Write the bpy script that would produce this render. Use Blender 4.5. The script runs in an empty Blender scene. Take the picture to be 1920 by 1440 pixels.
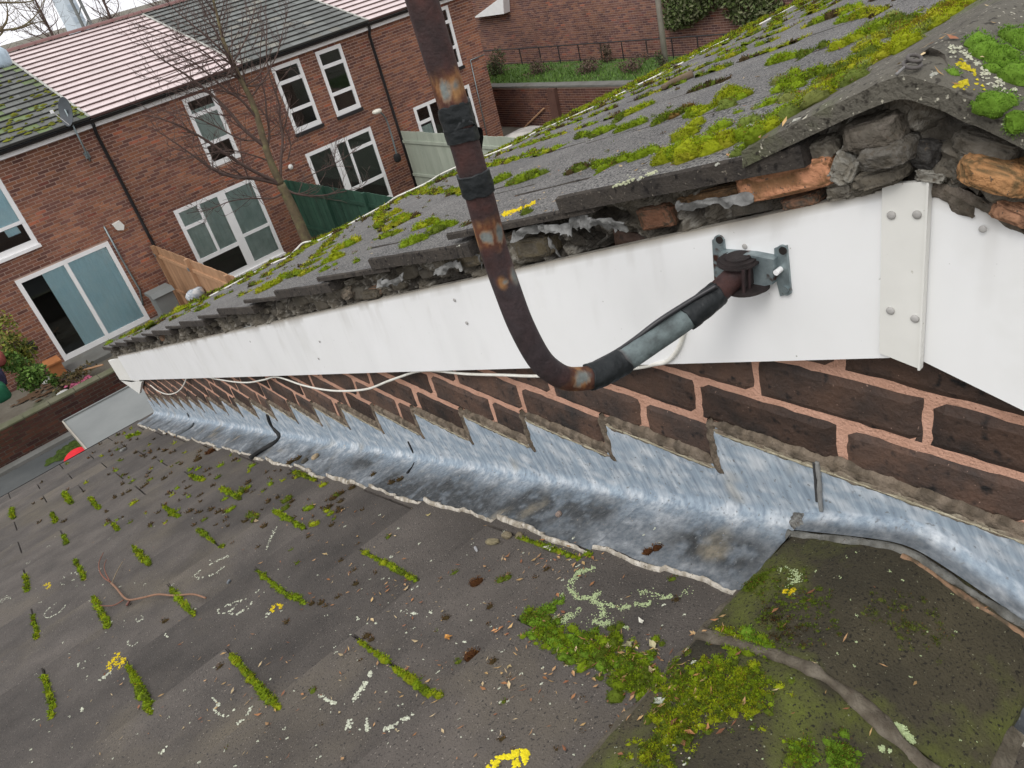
import bpy, math, random
import numpy as np
from mathutils import Vector, Matrix
from mathutils.bvhtree import BVHTree
random.seed(7); rng = np.random.default_rng(7)
C = bpy.context.scene.collection
sc = bpy.context.scene

# ------------------------------------------------------------------ camera
F = 1453.84                       # focal length in pixels of a 1920 px wide picture
RX = np.array([0.7140983, -0.50595077, 0.48381551])    # world x, y, z seen from the camera (right, down, forward)
RY = np.array([-0.66060968, -0.25834376, 0.70487825])
RZ = np.array([-0.23164297, -0.82296557, -0.51871882])
R = np.stack([RX, RY, RZ], 1)
CAM = np.array([-0.75, 0.0, 0.0])
TP = 0.3146; KS = math.hypot(1, TP); TH = math.atan(TP)
cd = bpy.data.cameras.new('camera'); cam = bpy.data.objects.new('camera', cd); C.objects.link(cam)
m = Matrix.Identity(4)
for i, v in enumerate((R[0], -R[1], -R[2])):
    for j in range(3): m[j][i] = v[j]
m.translation = Vector(CAM); cam.matrix_world = m
cd.sensor_width = 36; cd.lens = F / 1920 * 36; cd.clip_start = 0.02; cd.clip_end = 3000
sc.camera = cam

# ------------------------------------------------------------------ light
w = bpy.data.worlds.new('World'); sc.world = w; w.use_nodes = True
nt = w.node_tree; nt.nodes.clear()
sky = nt.nodes.new('ShaderNodeTexSky'); sky.sky_type = 'NISHITA'; sky.sun_disc = False
SUN_EL, SUN_AZ = math.radians(52), math.radians(250)
sky.sun_elevation = SUN_EL; sky.sun_rotation = SUN_AZ; sky.air_density = 1.2; sky.dust_density = 4.0; sky.ozone_density = 1.0
hs = nt.nodes.new('ShaderNodeHueSaturation'); hs.inputs['Saturation'].default_value = 0.22
bg = nt.nodes.new('ShaderNodeBackground'); bg.inputs['Strength'].default_value = 0.10
tcn = nt.nodes.new('ShaderNodeTexCoord'); cn = nt.nodes.new('ShaderNodeTexNoise'); cn.inputs['Scale'].default_value = 2.2; cn.inputs['Detail'].default_value = 5
cr = nt.nodes.new('ShaderNodeMapRange'); cr.inputs['To Min'].default_value = 9.5; cr.inputs['To Max'].default_value = 12.5      # overcast: an even pale cloud deck over the sky
cb = nt.nodes.new('ShaderNodeCombineColor'); cm = nt.nodes.new('ShaderNodeMix'); cm.data_type = 'RGBA'; cm.inputs['Factor'].default_value = 0.85
m2 = nt.nodes.new('ShaderNodeMath'); m2.operation = 'MULTIPLY'; m2.inputs[1].default_value = 1.035
nt.links.new(tcn.outputs['Generated'], cn.inputs['Vector']); nt.links.new(cn.outputs['Fac'], cr.inputs['Value'])
nt.links.new(cr.outputs[0], cb.inputs[0]); nt.links.new(cr.outputs[0], cb.inputs[1]); nt.links.new(cr.outputs[0], m2.inputs[0]); nt.links.new(m2.outputs[0], cb.inputs[2])
wo = nt.nodes.new('ShaderNodeOutputWorld')
nt.links.new(sky.outputs[0], hs.inputs['Color']); nt.links.new(hs.outputs[0], cm.inputs['A']); nt.links.new(cb.outputs[0], cm.inputs['B']); nt.links.new(cm.outputs['Result'], bg.inputs['Color']); nt.links.new(bg.outputs[0], wo.inputs[0])
sd = bpy.data.lights.new('sun', 'SUN'); sd.energy = 1.0; sd.angle = math.radians(24); sd.color = (1, 0.97, 0.93)
so = bpy.data.objects.new('sun', sd); C.objects.link(so)
sdir = Vector((math.sin(SUN_AZ) * math.cos(SUN_EL), math.cos(SUN_AZ) * math.cos(SUN_EL), math.sin(SUN_EL)))
so.rotation_euler = sdir.to_track_quat('Z', 'Y').to_euler(); so.location = (0, 0, 20)
sc.view_settings.view_transform = 'Standard'; sc.view_settings.look = 'None'
sc.view_settings.gamma = 1; sc.view_settings.use_curve_mapping = False
sc.view_settings.exposure = 0.34

# ------------------------------------------------------------------ geometry helpers
def ray(px, py): return R.T @ np.array([px - 960, py - 720, F])
def onx(px, py, X=0.0):
    d = ray(px, py); return CAM + d * (X - CAM[0]) / d[0]
def ony(px, py, Y):
    d = ray(px, py); return CAM + d * Y / d[1]
def onz(px, py, Z):
    d = ray(px, py); return CAM + d * Z / d[2]
def onroof(px, py, c):
    n = np.array([0, TP, 1.0]); d = ray(px, py); return CAM + d * (c - n @ CAM) / (n @ d)

def _hash(i, j, k, s):
    h = (i * 374761393 + j * 668265263 + k * 2147483647 + s * 1274126177) & 0xFFFFFFFF
    h = ((h ^ (h >> 13)) * 1274126177) & 0xFFFFFFFF
    return ((h ^ (h >> 16)) & 0xFFFF) / 65535.0
def vnoise(p, seed=0):
    p = np.asarray(p, float); f = np.floor(p).astype(np.int64); t = p - f; t = t * t * (3 - 2 * t)
    o = 0
    for a in (0, 1):
        for b in (0, 1):
            for c in (0, 1):
                wgt = (t[:, 0] if a else 1 - t[:, 0]) * (t[:, 1] if b else 1 - t[:, 1]) * (t[:, 2] if c else 1 - t[:, 2])
                o = o + wgt * _hash(f[:, 0] + a, f[:, 1] + b, f[:, 2] + c, seed)
    return o
def fbm(p, scale=1, octv=4, seed=0):
    p = np.asarray(p, float) * scale; o = 0; a = 0.5; tot = 0
    for i in range(octv):
        o = o + a * vnoise(p, seed + i); tot += a; a *= 0.5; p = p * 2.03 + 7.1
    return o / tot

class MB:
    """gathers vertices and faces, then links them as one mesh object"""
    def __init__(s): s.v = []; s.q = []; s.t = []; s.c = []; s.n = 0
    def add(s, v, q=None, t=None, col=(1, 1, 1)):
        v = np.asarray(v, float).reshape(-1, 3)
        if q is not None and len(q): s.q.append(np.asarray(q).reshape(-1, 4) + s.n)
        if t is not None and len(t): s.t.append(np.asarray(t).reshape(-1, 3) + s.n)
        col = np.asarray(col, float)
        if col.ndim == 1: col = np.tile(col, (len(v), 1))
        s.v.append(v); s.c.append(col); s.n += len(v); return s
    def box(s, lo, hi, col=(1, 1, 1)):
        lo = np.minimum(lo, hi).astype(float) if False else np.array(lo, float); hi = np.array(hi, float)
        return s.boxes(((lo + hi) / 2)[None], (abs(hi - lo) / 2)[None], None, col)
    def boxes(s, cen, half, B=None, col=(1, 1, 1)):
        cen = np.asarray(cen, float); half = np.asarray(half, float); n = len(cen)
        S = np.array([[-1, -1, -1], [1, -1, -1], [1, 1, -1], [-1, 1, -1], [-1, -1, 1], [1, -1, 1], [1, 1, 1], [-1, 1, 1]], float)
        l = S[None] * half[:, None]
        if B is not None: l = l @ np.asarray(B, float)      # rows of B are the local axes
        v = (cen[:, None] + l).reshape(-1, 3)
        fq = np.array([[0, 3, 2, 1], [4, 5, 6, 7], [0, 1, 5, 4], [1, 2, 6, 5], [2, 3, 7, 6], [3, 0, 4, 7]])
        q = (fq[None] + 8 * np.arange(n)[:, None, None]).reshape(-1, 4)
        col = np.asarray(col, float)
        if col.ndim == 2: col = np.repeat(col, 8, 0)
        return s.add(v, q, None, col)
    def grid(s, P, col=(1, 1, 1), flip=False):
        P = np.asarray(P, float); a, b = P.shape[:2]
        i = (np.arange(a - 1)[:, None] * b + np.arange(b - 1)[None]).ravel()
        q = np.stack([i, i + 1, i + b + 1, i + b], 1)
        if flip: q = q[:, ::-1]
        col = np.asarray(col, float)
        if col.ndim == 3: col = col.reshape(-1, 3)
        return s.add(P.reshape(-1, 3), q, None, col)
    def tube(s, pts, rad, n=8, col=(1, 1, 1), cap=True):
        pts = np.asarray(pts, float); k = len(pts); rad = np.broadcast_to(np.asarray(rad, float), (k,))
        T = np.gradient(pts, axis=0); T /= np.linalg.norm(T, axis=1)[:, None] + 1e-12
        u = np.cross(T[0], [0, 0, 1.0]);
        if np.linalg.norm(u) < 1e-3: u = np.cross(T[0], [1.0, 0, 0])
        U = []
        for i in range(k):
            u = u - T[i] * (u @ T[i]); u /= np.linalg.norm(u); U.append(u)
        U = np.array(U); V = np.cross(T, U)
        a = np.linspace(0, 2 * math.pi, n, endpoint=False)
        P = pts[:, None] + rad[:, None, None] * (np.cos(a)[None, :, None] * U[:, None] + np.sin(a)[None, :, None] * V[:, None])
        base = np.arange(k - 1)[:, None] * n; j = np.arange(n)[None]
        q = np.stack([base + j, base + (j + 1) % n, base + n + (j + 1) % n, base + n + j], -1).reshape(-1, 4)
        v = P.reshape(-1, 3); t = []
        if cap:
            v = np.vstack([v, pts[0], pts[-1]])
            for jj in range(n):
                t.append([k * n, (jj + 1) % n, jj]); t.append([k * n + 1, (k - 1) * n + jj, (k - 1) * n + (jj + 1) % n])
        col = np.asarray(col, float)
        if col.ndim == 2:
            col = np.repeat(col, n, 0)
            if cap: col = np.vstack([col, col[0], col[-1]])
        return s.add(v, q, t, col)
    def prism(s, poly, ax, lo, hi, col=(1, 1, 1)):
        """poly: 2-D points, extruded along axis ax from lo to hi (convex or nearly so)"""
        poly = np.asarray(poly, float); n = len(poly); o = [i for i in range(3) if i != ax]
        v = np.zeros((2 * n, 3)); v[:n, o[0]] = poly[:, 0]; v[:n, o[1]] = poly[:, 1]; v[:n, ax] = lo
        v[n:] = v[:n]; v[n:, ax] = hi
        q = [[i, (i + 1) % n, n + (i + 1) % n, n + i] for i in range(n)]
        t = [[0, i + 1, i] for i in range(1, n - 1)] + [[n, n + i, n + i + 1] for i in range(1, n - 1)]
        return s.add(v, q, t, col)
    def mesh(s, name, smooth=False):
        me = bpy.data.meshes.new(name)
        v = np.vstack(s.v); me.vertices.add(len(v)); me.vertices.foreach_set('co', v.astype(np.float32).ravel())
        q = np.vstack(s.q) if s.q else np.zeros((0, 4), int); t = np.vstack(s.t) if s.t else np.zeros((0, 3), int)
        li = np.concatenate([q.ravel(), t.ravel()]).astype(np.int32)
        tot = np.concatenate([np.full(len(q), 4), np.full(len(t), 3)]).astype(np.int32)
        st = np.concatenate([[0], np.cumsum(tot)[:-1]]).astype(np.int32)
        me.loops.add(len(li)); me.loops.foreach_set('vertex_index', li)
        me.polygons.add(len(tot)); me.polygons.foreach_set('loop_start', st); me.polygons.foreach_set('loop_total', tot)
        me.polygons.foreach_set('use_smooth', np.full(len(tot), bool(smooth)))
        a = me.color_attributes.new('col', 'FLOAT_COLOR', 'POINT')
        c = np.hstack([np.vstack(s.c), np.ones((len(v), 1))]).astype(np.float32); a.data.foreach_set('color', c.ravel())
        me.update(calc_edges=True); me.validate(); return me
    def build(s, name, mat, parent=None, smooth=False, **kw):
        return link(name, s.mesh(name, smooth), mat, parent, **kw)

def link(name, me, mat, parent=None, loc=None, rot=None, **kw):
    o = bpy.data.objects.new(name, me); C.objects.link(o)
    if mat is not None and not me.materials: me.materials.append(mat)
    if parent is not None: o.parent = parent
    if loc is not None: o.location = loc
    if rot is not None: o.rotation_euler = rot
    for k, v in kw.items(): o[k] = v
    return o
def thing(name, label, cat, loc=(0, 0, 0), group=None):
    o = bpy.data.objects.new(name, None); C.objects.link(o); o.location = loc; o.empty_display_size = .1
    o['label'] = label; o['category'] = cat
    if group: o['group'] = group
    return o
def wparent(o, p):      # parent geometry that was made in world space under a thing that is not at the origin
    o.parent = p; o.matrix_parent_inverse = Matrix.Translation(-p.location); return o
def spline(pts, n=12):
    pts = np.asarray(pts, float); P = np.vstack([2 * pts[0] - pts[1], pts, 2 * pts[-1] - pts[-2]]); out = []
    for i in range(1, len(P) - 2):
        for t in np.linspace(0, 1, n, endpoint=False):
            a, b, c, d = P[i - 1:i + 3]
            out.append(.5 * ((2 * b) + (c - a) * t + (2 * a - 5 * b + 4 * c - d) * t * t + (3 * b - a - 3 * c + d) * t ** 3))
    out.append(pts[-1]); return np.array(out)

# ------------------------------------------------------------------ materials
def mat(name, c1=(.5, .5, .5), c2=None, scale=8, rough=.85, bump=.3, bscale=None, bdist=.002, attr=False, rand=0.0,
        spec=.3, metal=0, speck=None, speck2=None, stain=None, stretch=None, coat=0, tangle=None):
    M = bpy.data.materials.new(name); M.use_nodes = True; n = M.node_tree; N = n.nodes; Lk = n.links
    b = N['Principled BSDF']; b.inputs['Roughness'].default_value = rough; b.inputs['Metallic'].default_value = metal
    b.inputs['Specular IOR Level'].default_value = spec; b.inputs['Coat Weight'].default_value = coat
    g = N.new('ShaderNodeNewGeometry'); co = g.outputs['Position']
    if stretch:
        mp = N.new('ShaderNodeMapping'); Lk.new(co, mp.inputs[0]); mp.vector_type = 'TEXTURE' if tangle else 'POINT'; mp.inputs['Scale'].default_value = stretch
        if tangle: mp.inputs['Rotation'].default_value = tangle
        cs = mp.outputs[0]
    else: cs = co
    def noise(sc_, det=5, vec=co, r=.6):
        t = N.new('ShaderNodeTexNoise'); t.inputs['Scale'].default_value = sc_; t.inputs['Detail'].default_value = det
        t.inputs['Roughness'].default_value = r; Lk.new(vec, t.inputs['Vector']); return t.outputs['Fac']
    def ramp(f, lo, hi):
        r = N.new('ShaderNodeMapRange'); r.inputs['From Min'].default_value = lo; r.inputs['From Max'].default_value = hi
        Lk.new(f, r.inputs['Value']); return r.outputs['Result']
    def mix(f, a, bb, mode='MIX'):
        x = N.new('ShaderNodeMix'); x.data_type = 'RGBA'; x.blend_type = mode
        if isinstance(f, float): x.inputs['Factor'].default_value = f
        else: Lk.new(f, x.inputs['Factor'])
        for sck, val in ((x.inputs['A'], a), (x.inputs['B'], bb)):
            if isinstance(val, tuple): sck.default_value = (*val, 1)
            else: Lk.new(val, sck)
        return x.outputs['Result']
    c2 = c2 or tuple(x * .7 for x in c1)
    col = mix(ramp(noise(scale, 6, cs), .32, .68), c1, c2)
    if attr:
        at = N.new('ShaderNodeAttribute'); at.attribute_name = 'col'
        col = mix(1.0, at.outputs['Color'], col, 'MULTIPLY')
    if stain:   # (colour, scale, lo, hi)
        col = mix(ramp(noise(stain[1], 5), stain[2], stain[3]), col, stain[0])
    for sp in (speck, speck2):
        if sp: col = mix(ramp(noise(sp[1], 2, co, .5), sp[2], sp[3]), col, sp[0])
    if rand:
        oi = N.new('ShaderNodeObjectInfo'); r = N.new('ShaderNodeMapRange'); Lk.new(oi.outputs['Random'], r.inputs['Value'])
        r.inputs['To Min'].default_value = 1 - rand; r.inputs['To Max'].default_value = 1 + rand
        cb = N.new('ShaderNodeCombineColor')
        for i in range(3): Lk.new(r.outputs[0], cb.inputs[i])
        col = mix(1.0, col, cb.outputs[0], 'MULTIPLY')
    Lk.new(col, b.inputs['Base Color'])
    if bump:
        bp = N.new('ShaderNodeBump'); bp.inputs['Strength'].default_value = bump; bp.inputs['Distance'].default_value = bdist
        Lk.new(noise(bscale or scale * 4, 4, cs), bp.inputs['Height']); Lk.new(bp.outputs[0], b.inputs['Normal'])
    rr = N.new('ShaderNodeMapRange'); Lk.new(noise(scale * 1.7, 3), rr.inputs['Value'])
    rr.inputs['To Min'].default_value = max(.05, rough - .12); rr.inputs['To Max'].default_value = min(1, rough + .12)
    Lk.new(rr.outputs[0], b.inputs['Roughness'])
    return M

m_lower = mat('weathered_tile_lower', (.053, .046, .040), (.102, .088, .076), 6, .75, 1.0, 300, .003, rand=.17, spec=.30,
              stain=((.125, .105, .075), 1.7, .52, .72), speck=((.30, .27, .23), 320, .68, .74), speck2=((.026, .024, .022), 260, .60, .70))
m_upper = mat('weathered_tile_upper', (.124, .118, .109), (.190, .182, .169), 7, .75, 1.0, 380, .003, rand=.07, spec=.35,
              stain=((.10, .10, .098), 2.5, .5, .75), speck=((.03, .03, .03), 240, .50, .57), speck2=((.44, .43, .40), 330, .64, .69))
m_ridge_low = mat('mossy_ridge_tile', (.026, .023, .016), (.080, .068, .040), 5, .8, 1.0, 300, .003, spec=.25,
              stain=((.105, .125, .018), 6.0, .50, .70), speck=((.24, .24, .16), 280, .70, .75), speck2=((.018, .016, .011), 260, .58, .68))
m_ridge_up = mat('speckled_ridge_tile', (.085, .078, .062), (.135, .125, .10), 14, .85, 1.0, 260, .004, spec=.25,
              stain=((.10, .115, .045), 5.0, .52, .66), speck=((.45, .43, .34), 190, .66, .72), speck2=((.03, .026, .02), 130, .58, .7))
m_attr = mat('painted_by_point', (1, 1, 1), (.72, .72, .72), 90, .9, .5, 400, .002, attr=True, spec=.2)
m_moss = mat('moss', (1, 1, 1), (.62, .62, .55), 160, .95, .2, 500, .001, attr=True, spec=.1)
m_lichen = mat('lichen', (1, 1, 1), (.80, .80, .72), 260, .95, .5, 500, .001, attr=True, spec=.1)
m_lead = mat('grey_lead', (1.24, 1.23, 1.22), (.66, .69, .73), 120, .86, .7, 200, .0012, attr=True, spec=.12, stretch=(1, 1.1, 7), tangle=(-.45, 0, 0),
             speck=((.17, .18, .185), 150, .62, .76))
m_board = mat('white_board', (1, 1, 1), (.955, .955, .945), 5, .42, .12, 30, .001, attr=True, spec=.4, stain=((.66, .66, .62), 3.2, .60, .85), speck=((.42, .42, .38), 150, .76, .80))
m_strip = mat('cream_strip', (.74, .735, .69), (.68, .675, .63), 12, .62, .1, 60, .001, spec=.25, speck=((.45, .43, .36), 160, .74, .79))
m_cap = mat('grey_nail_cap', (.42, .41, .39), (.34, .33, .31), 30, .6, .1, 60)
m_brick = mat('dark_brick', (.100, .058, .040), (.050, .036, .030), 14, .66, 1.0, 130, .003, rand=.45, spec=.30,
              stain=((.028, .024, .022), 9, .50, .68), speck=((.33, .22, .17), 220, .72, .77), speck2=((.012, .011, .011), 60, .60, .74))
m_mortar = mat('salmon_mortar', (.62, .365, .265), (.50, .285, .20), 30, .9, 1.0, 200, .004, spec=.15, speck=((.25, .13, .09), 240, .66, .74))
m_fillet = mat('brown_mortar', (1, 1, 1), (.68, .66, .62), 60, .92, 1.0, 180, .004, attr=True, spec=.15, speck=((.10, .08, .06), 230, .64, .72))
m_rust = mat('rusty_steel', (.92, .90, .90), (.45, .43, .43), 70, .7, .8, 260, .0012, attr=True, spec=.4)
m_tape = mat('black_tape', (.007, .009, .010), (.014, .017, .018), 60, .5, .8, 90, .002, spec=.3)
m_galv = mat('galvanised_steel', (.30, .36, .37), (.16, .20, .21), 60, .42, .4, 140, .001, metal=.55, spec=.5, speck=((.07, .03, .02), 70, .60, .70))
m_dark = mat('dark_hole', (.012, .010, .009), (.02, .016, .014), 40, .8, 0)
m_cable2 = mat('weathered_pole', (.36, .33, .28), (.28, .26, .22), 6, .85, .2)
m_cable = mat('white_cable', (.78, .77, .71), (.66, .64, .56), 40, .5, .1, 100, .001, spec=.4)
m_hbrick = mat('red_brick', (1, 1, 1), (.74, .70, .68), 3, .85, .4, 60, .004, attr=True, spec=.2, speck=((.06, .04, .035), 22, .62, .74))
m_hmortar = mat('pale_mortar', (.46, .33, .27), (.38, .275, .225), 4, .92, 0)
m_htile = mat('far_roof_tile', (1, 1, 1), (.72, .74, .70), 3.5, .68, .3, 40, .003, attr=True, spec=.45)
m_pink = mat('pink_roof_tile', (1, 1, 1), (.86, .84, .84), 4, .42, .1, 40, .002, attr=True, spec=.65)
m_white = mat('white_frame', (.86, .86, .85), (.80, .80, .79), 5, .4, 0, spec=.45)
m_black = mat('black_pipe', (.012, .012, .014), (.02, .02, .022), 5, .4, 0, spec=.5)
m_grey = mat('grey_membrane', (.155, .165, .160), (.195, .205, .197), 2, .7, .1, 30)
m_soil = mat('garden_ground', (.105, .092, .070), (.17, .155, .125), 1.3, .95, .6, 12, .02, stain=((.06, .085, .03), .8, .55, .7))
m_conc = mat('concrete', (.17, .17, .158), (.12, .12, .108), 2.2, .9, .4, 30, .004, stain=((.11, .10, .075), 1.4, .55, .75))
m_moss_stone = mat('mossy_stone', (.13, .125, .085), (.075, .085, .040), 3, .95, .5, 30, .004, stain=((.20, .19, .15), 2.0, .6, .7))
m_tarmac = mat('dark_paving', (.055, .06, .06), (.085, .09, .088), 1.6, .9, .4, 30, .004)
m_wood = mat('fence_timber', (.42, .25, .145), (.33, .19, .105), 6, .8, .4, 60, .003, rand=.14, stretch=(1, 1, .15))
m_green = mat('green_timber', (.018, .055, .036), (.028, .075, .05), 4, .7, .3, 40, .003, rand=.15)
m_pale = mat('pale_green_timber', (.42, .46, .38), (.33, .37, .30), 4, .8, .3, 30, .003, rand=.07, stretch=(1, 1, .2))
m_bark = mat('bark', (.16, .125, .075), (.10, .08, .05), 12, .9, .6, 50, .006, stain=((.20, .19, .09), 5, .5, .7))
m_haze = mat('distant_twigs', (.30, .28, .27), (.24, .22, .21), 12, .9, 0)  # paler than the near twigs: distance haze put into the colour
m_twig = mat('twigs', (.12, .085, .07), (.085, .055, .05), 12, .9, .2, 50, .003)
m_curt = mat('curtain_blue', (.55, .80, .88), (.64, .86, .92), 3, .9, 0)
m_net = mat('net_curtain', (.56, .66, .62), (.40, .50, .47), 4, .9, 0)
m_room = mat('dark_room', (.020, .022, .024), (.035, .035, .038), 1.2, .9, 0)
m_leafg = mat('green_leaves', (1, 1, 1), (.7, .7, .6), 9, .8, 0, attr=True)

m_dkgrey = mat('dark_grey_paint', (.075, .085, .095), (.06, .068, .075), 3, .6, 0)
def glass():
    M = bpy.data.materials.new('window_glass'); M.use_nodes = True; N = M.node_tree.nodes; L = M.node_tree.links; N.clear()
    t = N.new('ShaderNodeBsdfTransparent'); t.inputs[0].default_value = (.965, .98, .98, 1)
    g = N.new('ShaderNodeBsdfGlossy'); g.inputs['Roughness'].default_value = .03; g.inputs[0].default_value = (.9, .95, .95, 1)
    f = N.new('ShaderNodeFresnel'); f.inputs[0].default_value = 1.5
    mx = N.new('ShaderNodeMixShader'); o = N.new('ShaderNodeOutputMaterial')
    L.new(f.outputs[0], mx.inputs[0]); L.new(t.outputs[0], mx.inputs[1]); L.new(g.outputs[0], mx.inputs[2]); L.new(mx.outputs[0], o.inputs[0])
    return M
m_glass = glass()
GZ = -6.7            # garden level

# ================================================================== 1. LARGE STRUCTURE
MB().grid(np.array([[[-700, -300, GZ], [-700, 1200, GZ]], [[900, -300, GZ], [900, 1200, GZ]]]), flip=True).build('ground', m_soil, kind='structure')

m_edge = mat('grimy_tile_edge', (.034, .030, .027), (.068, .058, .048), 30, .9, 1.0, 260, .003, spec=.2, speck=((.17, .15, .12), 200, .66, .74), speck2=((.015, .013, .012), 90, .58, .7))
# ---- the two houses in front: tiles
YR = .31             # ridge line
def tile_mesh(name, wd, ln, th, m_, thick_edge=True, worn=0.0):
    """one flat interlocking tile: top face at z=0, y runs down the slope"""
    b = MB(); ch = .003; nx, ny = 8, 8
    xs = np.linspace(-wd / 2 + ch, wd / 2 - ch, nx); ys = np.linspace(-ln / 2 + ch, ln / 2 - ch, ny)
    X, Y = np.meshgrid(xs, ys, indexing='ij')
    e = (fbm(np.stack([X.ravel() * 30, Y.ravel() * 30, X.ravel() * 0], 1), 1, 2, 3) - .5) * .0016
    P = np.stack([X, Y, e.reshape(X.shape)], -1)
    b.grid(P)
    # rim: walk the border, chamfer out and down
    idx = [(i, 0) for i in range(nx)] + [(nx - 1, j) for j in range(1, ny)] + [(i, ny - 1) for i in range(nx - 2, -1, -1)] + [(0, j) for j in range(ny - 2, 0, -1)]
    rim = np.array([P[i, j] for i, j in idx]); nrm = np.array([[np.sign(p[0]) * (abs(p[0]) > wd / 2 - ch * 1.5), np.sign(p[1]) * (abs(p[1]) > ln / 2 - ch * 1.5), 0] for p in rim])
    jit = (rng.random((len(rim), 1)) - .5) * .0022
    r1 = rim + nrm * (ch + jit) - [0, 0, ch]; r2 = r1 * [1, 1, 0] - [0, 0, th]
    ring = np.stack([rim, r1, r2], 1); ring = np.vstack([ring, ring[:1]])
    b.grid(ring, flip=True)
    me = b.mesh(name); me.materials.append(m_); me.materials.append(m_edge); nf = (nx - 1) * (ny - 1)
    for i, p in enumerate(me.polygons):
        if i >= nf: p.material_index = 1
    return me

upper = thing('gable_house', 'brick house with mossy tiled gable roof and white verge board on the right', 'house')
lower = thing('adjoining_house', 'lower neighbouring house seen from above, its dark tiled roof filling the foreground', 'house')

up_base = MB(); c0 = -.165
prof = [(YR - 6.0, c0 - TP * YR - TP * 6.0), (YR, c0 - TP * YR), (5.9, c0 - TP * 5.9), (5.9, c0 - TP * 5.9 - .03), (YR, c0 - TP * YR - .05), (YR - 6.0, c0 - TP * YR - TP * 6.0 - .03)]
P = np.array([[[x, y, z] for (y, z) in prof + prof[:1]] for x in (.03, 16.0)]); up_base.grid(P)
up_roof = up_base.build('roof', m_dark, upper)
lo_base = MB(); c0 = -.765
prof = [(YR - 5.6, c0 - TP * YR - TP * 5.6), (YR, c0 - TP * YR), (5.45, c0 - TP * 5.45), (5.45, c0 - TP * 5.45 - .03), (YR, c0 - TP * YR - .05), (YR - 5.6, c0 - TP * YR - TP * 5.6 - .03)]
P = np.array([[[x, y, z] for (y, z) in prof + prof[:1]] for x in (-6.0, -.002)]); lo_base.grid(P)
lo_roof = lo_base.build('roof', m_dark, lower)

# bodies of the two houses below the roofs (plain brick faces turned away from the camera)
b = MB(); b.box((.06, -5.0, GZ), (15.9, 5.3, -2.16)); b.build('rear_wall', m_hmortar, upper)
b = MB(); b.box((-5.9, -4.8, GZ), (-.02, 5.1, -2.62)); b.build('rear_wall', m_hmortar, lower)

placed = []          # (mesh, matrix) for the surface lookup
def place_tile(me, x, y, z, side, roof, tilt=.0635, wob=.0018, far=False):
    ang = TH - tilt
    rx = -ang + random.gauss(0, .0025); rz = random.gauss(0, .0014)
    if side > 0: M_ = Matrix.Translation((x, y, z + random.gauss(0, .0009))) @ Matrix.Rotation(rx, 4, 'X') @ Matrix.Rotation(rz, 4, 'Z')
    else: M_ = Matrix.Translation((x, 2 * YR - y, z + random.gauss(0, .0009))) @ Matrix.Rotation(math.pi, 4, 'Z') @ Matrix.Rotation(rx, 4, 'X')
    placed.append((me, M_, roof))

LW, UW = .3345, .335
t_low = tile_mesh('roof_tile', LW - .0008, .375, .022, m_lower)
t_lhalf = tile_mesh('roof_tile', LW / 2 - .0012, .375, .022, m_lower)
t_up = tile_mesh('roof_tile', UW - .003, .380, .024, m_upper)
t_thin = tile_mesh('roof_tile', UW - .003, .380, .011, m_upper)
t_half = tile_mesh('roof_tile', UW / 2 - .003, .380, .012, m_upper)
for r in range(-1, 16):                      # lower roof, far side and near side of the ridge
    s0 = .80 + .3125 * r; sm = s0 + .3125 - .375 / 2; y = sm / KS
    off = (-.3395 if r % 2 == 0 else -.172)
    for k in range(0, 9 if r > 3 else 8):
        x = off - LW * k
        if r % 2 and k == 0: continue
        place_tile(t_low, x if (off < -.3 or k) else x, y, -.716 - TP * y + .003, 1, lo_roof)
        if r < 5: place_tile(t_low, x, y, -.716 - TP * y + .003, -1, lo_roof)
    if r % 2 == 0:
        place_tile(t_lhalf, -.0885, y, -.716 - TP * y + .003, 1, lo_roof)
        if r < 5: place_tile(t_lhalf, -.0885, y, -.716 - TP * y + .003, -1, lo_roof)
    if r % 2:                                 # course whose outer tile runs under the lead
        place_tile(t_low, -.172, y, -.716 - TP * y + .003, 1, lo_roof)
        if r < 5: place_tile(t_low, -.172, y, -.716 - TP * y + .003, -1, lo_roof)
for r in range(0, 17):                       # upper roof
    s0 = .817 + .319 * (r - 1) ; sm = s0 + .319 - .380 / 2 + 0; y = sm / KS
    thick = r % 2 == 0
    for k in range(0, 27):
        if not thick:
            x = -.056 + UW / 4 if k == 0 else -.056 + UW / 2 + UW * (k - .5)
            me = t_half if k == 0 else t_up
        else:
            x = -.060 + UW / 2 + UW * k; me = t_up
        place_tile(me, x, y, -.125 - TP * y, 1, up_roof)
        if r < 6 and k < 5: place_tile(me, x, y, -.125 - TP * y, -1, up_roof)
# all the surface pieces near enough become parts, the farthest of each roof one joined mesh
def place_all(roof, limit):
    L = [p for p in placed if p[2] is roof]
    L.sort(key=lambda p: (p[1].translation - Vector(CAM)).length + (6 if p[1].translation.y < -.4 else 0))
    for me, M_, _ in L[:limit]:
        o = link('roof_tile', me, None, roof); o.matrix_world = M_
    b = MB()
    for me, M_, _ in L[limit:]:
        A = np.array(M_); l, d, h = (me.vertices[0].co, 0, 0)[0:3]
        wd = max(v.co.x for v in me.vertices); ln = max(v.co.y for v in me.vertices)
        b.boxes([A[:3, 3] - A[:3, 2] * .011], [[wd, ln, .011]], A[:3, :3].T)
    if b.n: b.build('roof_tiles', m_upper if roof is up_roof else m_lower, roof, kind='stuff')
place_all(up_roof, 296); place_all(lo_roof, 296)

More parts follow.
